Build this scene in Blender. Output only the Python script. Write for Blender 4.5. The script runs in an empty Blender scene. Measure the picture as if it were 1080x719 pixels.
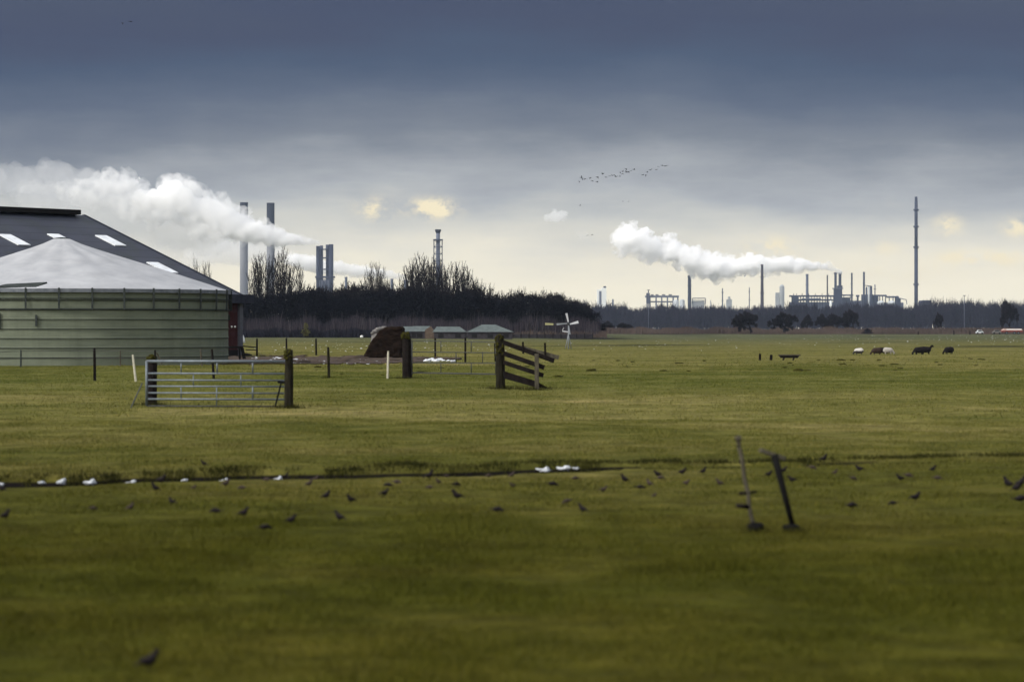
import bpy, bmesh, math, random
import numpy as np
from mathutils import Vector, Matrix, noise as mnoise

random.seed(7)
rng = np.random.default_rng(11)
S = bpy.context.scene
COL = S.collection
PI = math.pi
# photograph geometry: 1080 px wide, focal 3000 px (100 mm), eye 2 m above the polder, horizon row 346
FP, CX, HY, H = 3000.0, 540.0, 346.0, 2.0
PW, PH = 1080.0, 719.0

def at(px, py, Y):
    return Vector(((px - CX) / FP * Y, Y, H + (HY - py) / FP * Y))
def gY(py):
    return H * FP / (py - HY)
def gnd(px, py):
    Y = gY(py)
    return Vector(((px - CX) / FP * Y, Y, 0.0))
def mpp(Y):            # metres per photo pixel
    return Y / FP

# ------------------------------------------------------------------ materials
def new_mat(name):
    m = bpy.data.materials.new(name); m.use_nodes = True
    nt = m.node_tree
    return m, nt, nt.nodes['Principled BSDF']

def mat(name, c1, c2=None, scale=3.0, rough=0.8, bump=0.0, detail=6, stretch=(1, 1, 1), metal=0.0, spec=0.03, bscale=None, trans=0.0):
    m, nt, b = new_mat(name)
    b.inputs['Roughness'].default_value = rough
    b.inputs['Metallic'].default_value = metal
    b.inputs['Specular IOR Level'].default_value = spec
    c2 = c2 or tuple(x * 0.6 for x in c1)
    tc = nt.nodes.new('ShaderNodeTexCoord')
    mp = nt.nodes.new('ShaderNodeMapping'); mp.inputs['Scale'].default_value = stretch
    nt.links.new(tc.outputs['Object'], mp.inputs[0])
    n = nt.nodes.new('ShaderNodeTexNoise'); n.inputs['Scale'].default_value = scale; n.inputs['Detail'].default_value = detail
    n.inputs['Roughness'].default_value = 0.62
    nt.links.new(mp.outputs[0], n.inputs['Vector'])
    r = nt.nodes.new('ShaderNodeValToRGB')
    r.color_ramp.elements[0].position = 0.33; r.color_ramp.elements[0].color = (*c2, 1)
    r.color_ramp.elements[1].position = 0.67; r.color_ramp.elements[1].color = (*c1, 1)
    nt.links.new(n.outputs['Fac'], r.inputs[0]); nt.links.new(r.outputs[0], b.inputs['Base Color'])
    if bump:
        n2 = nt.nodes.new('ShaderNodeTexNoise'); n2.inputs['Scale'].default_value = bscale or scale * 4; n2.inputs['Detail'].default_value = 5
        nt.links.new(mp.outputs[0], n2.inputs['Vector'])
        bp = nt.nodes.new('ShaderNodeBump'); bp.inputs['Strength'].default_value = bump; bp.inputs['Distance'].default_value = 0.05
        nt.links.new(n2.outputs['Fac'], bp.inputs['Height']); nt.links.new(bp.outputs[0], b.inputs['Normal'])
    return m

M = {}
M['post'] = mat('weathered_post', (0.026, 0.024, 0.016), (0.009, 0.008, 0.006), 4, 0.95, 0.6, stretch=(3, 3, .6))
M['darkwood'] = mat('dark_wet_wood', (0.017, 0.014, 0.013), (0.006, 0.005, 0.005), 5, 0.9, 0.5, stretch=(1, 1, 1))
M['greywood'] = mat('grey_wood', (0.100, 0.090, 0.068), (0.044, 0.039, 0.030), 5, 0.9, 0.5, stretch=(3, 3, .6))
M['palewood'] = mat('bleached_stake', (0.55, 0.53, 0.44), (0.36, 0.34, 0.27), 6, 0.85, 0.3)
M['moss'] = mat('post_moss', (0.052, 0.050, 0.010), (0.020, 0.019, 0.005), 14, 1.0, 0.8)
M['galv'] = mat('galvanised_steel', (0.15, 0.18, 0.205), (0.095, 0.115, 0.135), 7, 0.5, 0.0, metal=0.35, spec=0.5)
M['galvdark'] = mat('dull_steel', (0.075, 0.08, 0.08), (0.04, 0.042, 0.043), 7, 0.55, metal=0.4)
M['wire'] = mat('fence_wire', (0.10, 0.10, 0.10), (0.06, 0.06, 0.06), 7, 0.5, metal=0.6)
M['iron'] = mat('black_iron', (0.010, 0.010, 0.010), (0.005, 0.005, 0.005), 9, 0.8)
M['snow'] = mat('old_snow', (0.66, 0.69, 0.73), (0.40, 0.42, 0.45), 18, 0.7, 0.4)
M['barnwall'] = mat('red_brown_boards', (0.055, 0.022, 0.024), (0.03, 0.013, 0.014), 3, 0.9, 0.2, stretch=(4, 4, .5))
M['trim'] = mat('grey_trim', (0.085, 0.09, 0.11), (0.06, 0.065, 0.08), 4, 0.7)
M['plinth'] = mat('black_plinth', (0.018, 0.017, 0.017), (0.010, 0.010, 0.010), 4, 0.9)
M['fascia'] = mat('dark_fascia', (0.030, 0.034, 0.05), (0.020, 0.022, 0.034), 3, 0.7)
M['tarp'] = mat('silo_cover', (0.375, 0.385, 0.405), (0.29, 0.30, 0.32), 0.7, 0.75, 0.15, stretch=(1, 1, .5), bscale=3)
M['strap'] = mat('strap', (0.045, 0.052, 0.05), (0.025, 0.03, 0.03), 5, 0.7)
M['band'] = mat('rim_band', (0.17, 0.185, 0.21), (0.10, 0.11, 0.13), 3, 0.6)
M['hay'] = mat('rotting_straw', (0.022, 0.014, 0.010), (0.004, 0.003, 0.002), 5, 1.0, 1.0, stretch=(.6, 1, 2.2), bscale=9)
M['stone'] = mat('grey_lump', (0.17, 0.165, 0.16), (0.09, 0.085, 0.08), 3, 0.95, 0.6)
M['shedroof'] = mat('green_grey_roof', (0.105, 0.125, 0.123), (0.068, 0.083, 0.083), 1.3, 0.6)
M['shedwall'] = mat('dark_shed_wall', (0.055, 0.05, 0.055), (0.03, 0.028, 0.032), 2, 0.9)
M['shedtan'] = mat('tan_gable', (0.12, 0.092, 0.07), (0.08, 0.06, 0.047), 2, 0.9)
M['stack'] = mat('pale_concrete_stack', (0.30, 0.31, 0.34), (0.24, 0.25, 0.28), 0.03, 0.9, stretch=(1, 1, .3))
M['stacktop'] = mat('dark_stack_top', (0.035, 0.04, 0.055), (0.025, 0.028, 0.04), 0.03, 0.9)
M['plant'] = mat('dark_plant_steel', (0.05, 0.058, 0.088), (0.03, 0.035, 0.055), 0.06, 0.7)
M['plantmid'] = mat('grey_plant_steel', (0.13, 0.145, 0.19), (0.085, 0.10, 0.135), 0.06, 0.7)
M['plantpale'] = mat('pale_cladding', (0.55, 0.58, 0.60), (0.44, 0.47, 0.50), 0.05, 0.6)
M['plantwhite'] = mat('white_cladding', (0.80, 0.82, 0.80), (0.68, 0.70, 0.70), 0.05, 0.6)
M['chim'] = mat('dark_brick_chimney', (0.055, 0.045, 0.05), (0.035, 0.03, 0.035), 0.05, 0.9)
M['bark'] = mat('winter_bark', (0.022, 0.018, 0.016), (0.011, 0.009, 0.009), 2, 0.95)
M['twig'] = mat('winter_twigs', (0.030, 0.021, 0.017), (0.016, 0.012, 0.011), 0.5, 0.95)
M['twigdark'] = mat('black_twigs', (0.016, 0.014, 0.016), (0.009, 0.008, 0.010), 0.5, 0.95)
M['needles'] = mat('dark_needles', (0.0045, 0.005, 0.008), (0.002, 0.002, 0.004), 0.35, 0.95)
M['farwood'] = mat('far_bare_wood', (0.022, 0.018, 0.030), (0.010, 0.009, 0.016), 0.06, 0.95, stretch=(1, .3, .3))
M['scrub'] = mat('grey_scrub', (0.036, 0.031, 0.040), (0.014, 0.012, 0.017), 0.12, 0.95)
M['scrubpale'] = mat('pale_stems', (0.085, 0.075, 0.080), (0.035, 0.031, 0.034), 0.1, 0.95)
M['scrublow'] = mat('dark_bramble', (0.020, 0.020, 0.030), (0.008, 0.008, 0.012), 0.3, 0.95)
M['reed'] = mat('dead_reed', (0.098, 0.074, 0.062), (0.052, 0.039, 0.036), 0.05, 0.95, stretch=(1, .3, 1))
M['yellowbush'] = mat('yellow_green_leaves', (0.12, 0.115, 0.035), (0.06, 0.06, 0.02), 2, 0.9)
M['bird'] = mat('bird_plumage', (0.022, 0.018, 0.019), (0.010, 0.009, 0.010), 30, 0.7)
M['birdbrown'] = mat('brown_plumage', (0.065, 0.05, 0.044), (0.032, 0.025, 0.023), 30, 0.8)
M['birdsky'] = mat('flying_bird_plumage', (0.02, 0.02, 0.024), (0.012, 0.012, 0.015), 8, 0.9)
M['fleecew'] = mat('white_fleece', (0.46, 0.43, 0.39), (0.30, 0.28, 0.25), 9, 1.0, 0.8)
M['fleeceb'] = mat('black_fleece', (0.020, 0.018, 0.018), (0.010, 0.009, 0.010), 9, 1.0, 0.8)
M['fleecebr'] = mat('brown_fleece', (0.055, 0.038, 0.032), (0.028, 0.02, 0.018), 9, 1.0, 0.8)
M['vane'] = mat('white_vane', (0.46, 0.47, 0.50), (0.34, 0.35, 0.38), 2, 0.5)
M['vaneyellow'] = mat('yellowed_vane', (0.50, 0.48, 0.26), (0.36, 0.34, 0.19), 2, 0.6)
M['vanegrey'] = mat('grey_vane', (0.30, 0.32, 0.36), (0.22, 0.24, 0.27), 2, 0.6)
M['white'] = mat('white_paint', (0.80, 0.80, 0.80), (0.68, 0.68, 0.68), 2, 0.5)
M['red'] = mat('faded_red', (0.22, 0.06, 0.045), (0.15, 0.045, 0.035), 2, 0.6)
M['orange'] = mat('salmon_paint', (0.55, 0.40, 0.35), (0.42, 0.30, 0.26), 2, 0.5)
M['rubber'] = mat('rubber', (0.02, 0.02, 0.02), (0.012, 0.012, 0.012), 4, 0.9)
M['glassdark'] = mat('dark_glass', (0.03, 0.035, 0.04), (0.02, 0.022, 0.026), 4, 0.15, spec=0.5)
M['mud'] = mat('trodden_mud', (0.082, 0.062, 0.050), (0.032, 0.026, 0.022), 0.55, 0.95, 0.9, bscale=3)
M['skylight'] = mat('translucent_sheet', (0.74, 0.77, 0.80), (0.62, 0.65, 0.69), 1.2, 0.35, spec=0.4)

# corrugated slate-coloured barn roof with course joints across the slope
def roof_mat():
    m, nt, b = new_mat('dark_sheet_roof')
    b.inputs['Roughness'].default_value = 0.62
    b.inputs['Specular IOR Level'].default_value = 0.15
    tc = nt.nodes.new('ShaderNodeTexCoord')
    sep = nt.nodes.new('ShaderNodeSeparateXYZ'); nt.links.new(tc.outputs['UV'], sep.inputs[0])
    n = nt.nodes.new('ShaderNodeTexNoise'); n.inputs['Scale'].default_value = 0.35; n.inputs['Detail'].default_value = 8
    nt.links.new(tc.outputs['Object'], n.inputs['Vector'])
    r = nt.nodes.new('ShaderNodeValToRGB')
    r.color_ramp.elements[0].position = .3; r.color_ramp.elements[0].color = (0.026, 0.030, 0.045, 1)
    r.color_ramp.elements[1].position = .7; r.color_ramp.elements[1].color = (0.038, 0.043, 0.062, 1)
    nt.links.new(n.outputs['Fac'], r.inputs[0])
    fr = nt.nodes.new('ShaderNodeMath'); fr.operation = 'FRACT'; nt.links.new(sep.outputs['Y'], fr.inputs[0])
    lt = nt.nodes.new('ShaderNodeMath'); lt.operation = 'LESS_THAN'; lt.inputs[1].default_value = 0.09; nt.links.new(fr.outputs[0], lt.inputs[0])
    mx = nt.nodes.new('ShaderNodeMixRGB'); mx.inputs[2].default_value = (0.017, 0.019, 0.029, 1)
    nt.links.new(lt.outputs[0], mx.inputs[0]); nt.links.new(r.outputs[0], mx.inputs[1]); nt.links.new(mx.outputs[0], b.inputs['Base Color'])
    w = nt.nodes.new('ShaderNodeMath'); w.operation = 'SINE'
    mu = nt.nodes.new('ShaderNodeMath'); mu.operation = 'MULTIPLY'; mu.inputs[1].default_value = 40.0
    nt.links.new(sep.outputs['X'], mu.inputs[0]); nt.links.new(mu.outputs[0], w.inputs[0])
    bp = nt.nodes.new('ShaderNodeBump'); bp.inputs['Strength'].default_value = 0.4; bp.inputs['Distance'].default_value = 0.03
    nt.links.new(w.outputs[0], bp.inputs['Height']); nt.links.new(bp.outputs[0], b.inputs['Normal'])
    return m
M['roof'] = roof_mat()

# painted silo boards: colour with horizontal runs of grime
M['silo'] = mat('grey_green_silo', (0.165, 0.185, 0.138), (0.118, 0.136, 0.103), 0.8, 0.75, 0.1, stretch=(.5, .5, 2.5))
def stain(m, sc, st, amt, colr):
    # rain streaks and algae as a second, differently stretched noise over the paint
    nt = m.node_tree; b = nt.nodes['Principled BSDF']; src = b.inputs['Base Color'].links[0].from_socket
    tc = nt.nodes.new('ShaderNodeTexCoord'); mp = nt.nodes.new('ShaderNodeMapping'); mp.inputs['Scale'].default_value = st; nt.links.new(tc.outputs['Object'], mp.inputs[0])
    n = nt.nodes.new('ShaderNodeTexNoise'); n.inputs['Scale'].default_value = sc; n.inputs['Detail'].default_value = 8; n.inputs['Roughness'].default_value = .7; nt.links.new(mp.outputs[0], n.inputs['Vector'])
    r = ramp(nt, [(.46, (0, 0, 0)), (.66, (amt, amt, amt))]); nt.links.new(n.outputs['Fac'], r.inputs[0])
    mx = nt.nodes.new('ShaderNodeMixRGB'); mx.inputs[2].default_value = (*colr, 1); nt.links.new(r.outputs[0], mx.inputs[0]); nt.links.new(src, mx.inputs[1]); nt.links.new(mx.outputs[0], b.inputs['Base Color'])

# field: three grass tones, soil in the ditch; the near pasture is greener, its colour darkened for cloud shade and lens vignetting
def ramp(nt, stops):
    r = nt.nodes.new('ShaderNodeValToRGB')
    while len(r.color_ramp.elements) < len(stops): r.color_ramp.elements.new(0.5)
    for e, (p, c) in zip(r.color_ramp.elements, stops):
        e.position = p; e.color = (*c, 1)
    return r

def mathn(nt, op, a, b=None):
    n = nt.nodes.new('ShaderNodeMath'); n.operation = op
    for i, v in enumerate((a, b)):
        if v is None: continue
        if isinstance(v, (int, float)): n.inputs[i].default_value = v
        else: nt.links.new(v, n.inputs[i])
    return n.outputs[0]

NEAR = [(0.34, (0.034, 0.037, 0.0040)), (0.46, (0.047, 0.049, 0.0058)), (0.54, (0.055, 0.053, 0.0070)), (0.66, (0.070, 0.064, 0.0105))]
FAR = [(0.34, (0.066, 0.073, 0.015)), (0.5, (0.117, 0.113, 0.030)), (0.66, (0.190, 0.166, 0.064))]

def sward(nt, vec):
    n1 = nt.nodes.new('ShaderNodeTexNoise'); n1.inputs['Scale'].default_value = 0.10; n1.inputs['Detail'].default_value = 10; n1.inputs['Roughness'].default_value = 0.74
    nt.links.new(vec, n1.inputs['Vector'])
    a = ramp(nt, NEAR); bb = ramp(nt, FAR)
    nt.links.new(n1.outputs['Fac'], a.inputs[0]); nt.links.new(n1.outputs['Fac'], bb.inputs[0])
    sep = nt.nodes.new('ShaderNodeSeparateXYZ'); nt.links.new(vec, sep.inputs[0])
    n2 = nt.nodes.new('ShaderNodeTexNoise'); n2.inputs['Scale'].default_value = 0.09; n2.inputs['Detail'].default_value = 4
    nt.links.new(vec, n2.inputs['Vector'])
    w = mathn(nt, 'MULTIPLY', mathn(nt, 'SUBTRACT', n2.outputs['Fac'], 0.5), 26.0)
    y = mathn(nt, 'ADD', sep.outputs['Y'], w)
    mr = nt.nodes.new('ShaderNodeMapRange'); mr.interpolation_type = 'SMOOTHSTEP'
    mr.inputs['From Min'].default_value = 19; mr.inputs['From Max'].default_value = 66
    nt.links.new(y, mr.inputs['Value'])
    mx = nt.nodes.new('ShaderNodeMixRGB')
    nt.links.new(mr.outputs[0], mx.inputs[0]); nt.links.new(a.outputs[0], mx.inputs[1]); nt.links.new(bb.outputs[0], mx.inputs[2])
    # a greener parcel beyond the gates
    pa = nt.nodes.new('ShaderNodeMapRange'); pa.interpolation_type = 'SMOOTHSTEP'; pa.inputs['From Min'].default_value = 84; pa.inputs['From Max'].default_value = 98
    pb = nt.nodes.new('ShaderNodeMapRange'); pb.interpolation_type = 'SMOOTHSTEP'; pb.inputs['From Min'].default_value = 170; pb.inputs['From Max'].default_value = 120
    yw = mathn(nt, 'ADD', sep.outputs['Y'], mathn(nt, 'MULTIPLY', mathn(nt, 'SUBTRACT', n1.outputs['Fac'], .5), 60.0))
    nt.links.new(yw, pa.inputs['Value']); nt.links.new(yw, pb.inputs['Value'])
    gm = nt.nodes.new('ShaderNodeMixRGB'); gm.blend_type = 'MULTIPLY'; gm.inputs[2].default_value = (.76, .84, .70, 1)
    nt.links.new(mathn(nt, 'MULTIPLY', pa.outputs[0], pb.outputs[0]), gm.inputs[0]); nt.links.new(mx.outputs[0], gm.inputs[1]); mx = gm
    # the far polder beyond the yard is a cooler, shorter turf
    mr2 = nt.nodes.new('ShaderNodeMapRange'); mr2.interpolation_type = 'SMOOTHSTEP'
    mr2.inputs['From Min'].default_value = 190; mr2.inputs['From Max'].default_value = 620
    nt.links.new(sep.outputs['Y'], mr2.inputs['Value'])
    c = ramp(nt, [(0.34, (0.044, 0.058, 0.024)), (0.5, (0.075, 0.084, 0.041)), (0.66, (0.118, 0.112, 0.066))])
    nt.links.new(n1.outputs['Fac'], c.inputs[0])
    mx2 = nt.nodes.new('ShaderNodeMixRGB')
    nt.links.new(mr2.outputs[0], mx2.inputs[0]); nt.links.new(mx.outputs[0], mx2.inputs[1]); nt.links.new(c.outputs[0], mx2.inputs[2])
    # tufts and grazed patches, a stride across
    n3 = nt.nodes.new('ShaderNodeTexNoise'); n3.inputs['Scale'].default_value = 0.75; n3.inputs['Detail'].default_value = 7; n3.inputs['Roughness'].default_value = 0.7
    nt.links.new(vec, n3.inputs['Vector'])
    tr3 = ramp(nt, [(0.36, (.72, .70, .70)), (0.5, (.98, .96, .98)), (0.66, (1.27, 1.19, 1.28))]); nt.links.new(n3.outputs['Fac'], tr3.inputs[0])
    mu3 = nt.nodes.new('ShaderNodeMixRGB'); mu3.blend_type = 'MULTIPLY'; mu3.inputs[0].default_value = 1
    nt.links.new(mx2.outputs[0], mu3.inputs[1]); nt.links.new(tr3.outputs[0], mu3.inputs[2])
    return mu3.outputs[0], sep

def field_mat():
    m, nt, b = new_mat('pasture')
    b.inputs['Roughness'].default_value = 1.0; b.inputs['Specular IOR Level'].default_value = 0.02
    tc = nt.nodes.new('ShaderNodeTexCoord')
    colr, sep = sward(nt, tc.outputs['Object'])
    n = nt.nodes.new('ShaderNodeTexNoise'); n.inputs['Scale'].default_value = 2.2; n.inputs['Detail'].default_value = 5
    nt.links.new(tc.outputs['Object'], n.inputs['Vector'])
    mul = nt.nodes.new('ShaderNodeMixRGB'); mul.blend_type = 'MULTIPLY'; mul.inputs[0].default_value = 0.75
    rr = ramp(nt, [(0.32, (0.5, 0.5, 0.5)), (0.62, (1.1, 1.1, 1.1))]); nt.links.new(n.outputs['Fac'], rr.inputs[0])
    nt.links.new(colr, mul.inputs[1]); nt.links.new(rr.outputs[0], mul.inputs[2])
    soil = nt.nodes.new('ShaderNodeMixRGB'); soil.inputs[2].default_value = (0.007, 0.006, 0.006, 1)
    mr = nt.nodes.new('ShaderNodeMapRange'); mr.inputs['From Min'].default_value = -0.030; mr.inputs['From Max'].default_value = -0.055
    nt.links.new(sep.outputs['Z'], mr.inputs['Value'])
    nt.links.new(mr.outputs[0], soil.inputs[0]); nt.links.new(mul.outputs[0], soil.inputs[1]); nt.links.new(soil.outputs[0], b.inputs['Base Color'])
    bp = nt.nodes.new('ShaderNodeBump'); bp.inputs['Strength'].default_value = 0.9; bp.inputs['Distance'].default_value = 0.15
    nt.links.new(n.outputs['Fac'], bp.inputs['Height']); nt.links.new(bp.outputs[0], b.inputs['Normal'])
    return m
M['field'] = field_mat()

def blade_mat():
    m, nt, b = new_mat('grass_blades')
    b.inputs['Roughness'].default_value = 0.9; b.inputs['Specular IOR Level'].default_value = 0.03
    tc = nt.nodes.new('ShaderNodeTexCoord')
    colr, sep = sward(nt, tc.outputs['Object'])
    at_ = nt.nodes.new('ShaderNodeAttribute'); at_.attribute_name = 'tone'
    mul = nt.nodes.new('ShaderNodeMixRGB'); mul.blend_type = 'MULTIPLY'; mul.inputs[0].default_value = 1
    rr = ramp(nt, [(0.0, (0.65, 0.75, 0.6)), (0.7, (1.2, 1.2, 1.1)), (1.0, (2.1, 1.75, 1.9))])
    nt.links.new(at_.outputs['Fac'], rr.inputs[0])
    nt.links.new(colr, mul.inputs[1]); nt.links.new(rr.outputs[0], mul.inputs[2]); nt.links.new(mul.outputs[0], b.inputs['Base Color'])
    return m
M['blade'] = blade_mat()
stain(M['silo'], 1.1, (1, 1, .12), .25, (0.055, 0.065, 0.045))
stain(M['tarp'], .6, (1, 1, .5), .22, (0.22, 0.225, 0.23))
stain(M['roof'], .5, (1, 1, 1), .5, (0.026, 0.034, 0.028))
stain(M['skylight'], 1.5, (1, 1, 1), .6, (0.40, 0.42, 0.40))
stain(M['galv'], 3, (1, 1, 1), .4, (0.07, 0.075, 0.07))

def volume_mat(name, color, density, aniso=0.0):
    m = bpy.data.materials.new(name); m.use_nodes = True
    nt = m.node_tree; nt.nodes.clear()
    out = nt.nodes.new('ShaderNodeOutputMaterial')
    v = nt.nodes.new('ShaderNodeVolumePrincipled')
    v.inputs['Color'].default_value = (*color, 1); v.inputs['Density'].default_value = density
    v.inputs['Anisotropy'].default_value = aniso
    nt.links.new(v.outputs[0], out.inputs['Volume'])
    try: m.cycles.homogeneous_volume = True
    except Exception: pass
    return m

# ------------------------------------------------------------------ mesh helpers
def root_loc(o):
    v = Vector((0, 0, 0))
    while o is not None:
        v += o.location; o = o.parent
    return v

class MB:
    def __init__(s): s.v = []; s.f = []; s.uv = None
    def add(s, vs, fs):
        k = len(s.v); s.v += [tuple(v) for v in vs]; s.f += [tuple(k + i for i in f) for f in fs]; return s
    def box(s, c, size, R=None):
        R = R or Matrix.Identity(3); c = Vector(c)
        x, y, z = (d / 2 for d in size)
        vs = [c + R @ Vector((a * x, b * y, d * z)) for a in (-1, 1) for b in (-1, 1) for d in (-1, 1)]
        return s.add(vs, [(0, 1, 3, 2), (4, 6, 7, 5), (0, 4, 5, 1), (2, 3, 7, 6), (0, 2, 6, 4), (1, 5, 7, 3)])
    def tube(s, p0, p1, r0, r1=None, n=8, cap=True):
        p0, p1 = Vector(p0), Vector(p1); r1 = r0 if r1 is None else r1
        d = (p1 - p0).normalized()
        a = d.cross(Vector((0, 0, 1)))
        if a.length < 1e-3: a = d.cross(Vector((1, 0, 0)))
        a.normalize(); b = d.cross(a)
        vs = []
        for p, r in ((p0, r0), (p1, r1)):
            for i in range(n):
                t = 2 * PI * i / n
                vs.append(p + (a * math.cos(t) + b * math.sin(t)) * r)
        fs = [(i, (i + 1) % n, n + (i + 1) % n, n + i) for i in range(n)]
        if cap: fs += [tuple(range(n))[::-1], tuple(range(n, 2 * n))]
        return s.add(vs, fs)
    def bar(s, p0, p1, w, h):          # rectangular bar between two points; w sideways, h upright
        p0, p1 = Vector(p0), Vector(p1); d = (p1 - p0); L = d.length; d.normalize()
        side = d.cross(Vector((0, 0, 1)))
        if side.length < 1e-3: side = Vector((1, 0, 0))
        side.normalize(); up = side.cross(d)
        R = Matrix((d, side, up)).transposed()
        return s.box((p0 + p1) / 2, (L, w, h), R)
    def lathe(s, prof, c=(0, 0, 0), n=32, cap=True):
        c = Vector(c); vs = []
        for r, z in prof:
            for i in range(n):
                t = 2 * PI * i / n; vs.append(c + Vector((r * math.cos(t), r * math.sin(t), z)))
        fs = []
        for k in range(len(prof) - 1):
            for i in range(n):
                j = (i + 1) % n; fs.append((k * n + i, k * n + j, (k + 1) * n + j, (k + 1) * n + i))
        if cap: fs += [tuple(range(n))[::-1], tuple(range((len(prof) - 1) * n, len(prof) * n))]
        return s.add(vs, fs)
    def prism(s, poly, d):             # polygon (3-D points) extruded by vector d
        n = len(poly); poly = [Vector(p) for p in poly]; d = Vector(d)
        vs = poly + [p + d for p in poly]
        return s.add(vs, [tuple(range(n))[::-1], tuple(range(n, 2 * n))] + [(i, (i + 1) % n, n + (i + 1) % n, n + i) for i in range(n)])
    def ball(s, c, r, n=10, m=6, sq=(1, 1, 1)):
        c = Vector(c)
        prof = [(math.sin(PI * k / m) * r, -math.cos(PI * k / m) * r) for k in range(m + 1)]
        vs = []; fs = []
        for rr, z in prof:
            for i in range(n):
                t = 2 * PI * i / n; vs.append(c + Vector((max(rr, 1e-4) * math.cos(t) * sq[0], max(rr, 1e-4) * math.sin(t) * sq[1], z * sq[2])))
        for k in range(m):
            for i in range(n):
                j = (i + 1) % n; fs.append((k * n + i, k * n + j, (k + 1) * n + j, (k + 1) * n + i))
        return s.add(vs, fs)
    def mesh(s, name, m=None, origin=(0, 0, 0), smooth=False, rough=0.0, bevel=0.0):
        o = Vector(origin)
        me = bpy.data.meshes.new(name)
        me.from_pydata([(v[0] - o.x, v[1] - o.y, v[2] - o.z) for v in s.v], [], s.f)
        bm = bmesh.new(); bm.from_mesh(me)
        bmesh.ops.recalc_face_normals(bm, faces=bm.faces)
        if bevel:
            bmesh.ops.remove_doubles(bm, verts=bm.verts, dist=1e-5)
            bmesh.ops.bevel(bm, geom=[e for e in bm.edges if e.calc_face_angle(0) > .6], offset=bevel, segments=2, profile=.5, affect='EDGES')
        bm.to_mesh(me); bm.free()
        if smooth: me.shade_smooth()
        if m: me.materials.append(m)
        return me
    def build(s, name, m, parent=None, origin=None, smooth=False, bevel=0.0):
        org = root_loc(parent) if parent is not None else Vector(origin if origin is not None else (0, 0, 0))
        o = bpy.data.objects.new(name, s.mesh(name, m, org, smooth, bevel=bevel)); COL.objects.link(o)
        if parent is not None: o.parent = parent
        else: o.location = org
        return o

def tag(o, label=None, cat=None, group=None, kind=None):
    if label: o['label'] = label
    if cat: o['category'] = cat
    if group: o['group'] = group
    if kind: o['kind'] = kind
    return o
def thing(name, loc, label, cat, group=None):
    o = bpy.data.objects.new(name, None); COL.objects.link(o); o.location = loc
    o.empty_display_size = 0.3
    return tag(o, label, cat, group)
def struct(o): o['kind'] = 'structure'; return o
def copy_tree(o, parent=None):
    c = o.copy(); COL.objects.link(c); c.parent = parent
    for ch in list(o.children): copy_tree(ch, c)
    return c
def subdiv_remesh(me, voxel, disp=()):
    o = bpy.data.objects.new('tmp', me); COL.objects.link(o)
    r = o.modifiers.new('r', 'REMESH'); r.mode = 'VOXEL'; r.voxel_size = voxel; r.use_smooth_shade = True
    for k, (size, strength) in enumerate(disp):
        t = bpy.data.textures.new('clouds_noise', 'CLOUDS'); t.noise_scale = size; t.noise_depth = 3
        d = o.modifiers.new('d%d' % k, 'DISPLACE'); d.texture = t; d.strength = strength; d.mid_level = 0.5; d.texture_coords = 'GLOBAL'
    dg = bpy.context.evaluated_depsgraph_get(); dg.update()
    out = bpy.data.meshes.new_from_object(o.evaluated_get(dg))
    bpy.data.objects.remove(o)
    return out
def raw_mesh(name, V, F, m, attr=None):
    """numpy verts (n,3), faces (k,3|4)"""
    me = bpy.data.meshes.new(name)
    n = F.shape[1]
    me.vertices.add(len(V)); me.vertices.foreach_set('co', np.asarray(V, np.float32).ravel())
    me.loops.add(F.size); me.loops.foreach_set('vertex_index', F.ravel().astype(np.int32))
    me.polygons.add(len(F)); me.polygons.foreach_set('loop_start', np.arange(0, F.size, n, dtype=np.int32))
    if attr is not None:
        a = me.attributes.new('tone', 'FLOAT', 'POINT'); a.data.foreach_set('value', attr.astype(np.float32))
    me.update(calc_edges=True); me.validate()
    me.materials.append(m)
    o = bpy.data.objects.new(name, me); COL.objects.link(o)
    return o

# ------------------------------------------------------------------ camera
cam = bpy.data.cameras.new('camera'); cam_o = bpy.data.objects.new('camera', cam); COL.objects.link(cam_o)
cam_o.location = (0, 0, H); cam_o.rotation_euler = (PI / 2, 0, 0)
cam.sensor_width = 36; cam.lens = FP / PW * 36
cam.shift_y = -(PH / 2 - HY) / PW * -1 * -1
cam.clip_end = 40000; cam.clip_start = 0.1
cam.dof.use_dof = True; cam.dof.focus_distance = 220; cam.dof.aperture_fstop = 2.3
S.camera = cam_o

# ------------------------------------------------------------------ light, sky
SUN = Vector((-0.70, -0.45, 0.62)).normalized()
el = math.asin(SUN.z); rot = math.atan2(SUN.x, SUN.y)
sun = bpy.data.lights.new('sun', 'SUN'); sun.energy = 1.5; sun.angle = math.radians(11); sun.color = (1.0, 0.98, 0.94)
sun_o = bpy.data.objects.new('sun', sun); COL.objects.link(sun_o)
sun_o.rotation_euler = (-SUN).to_track_quat('-Z', 'Y').to_euler(); sun_o.location = (0, 0, 50)

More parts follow.
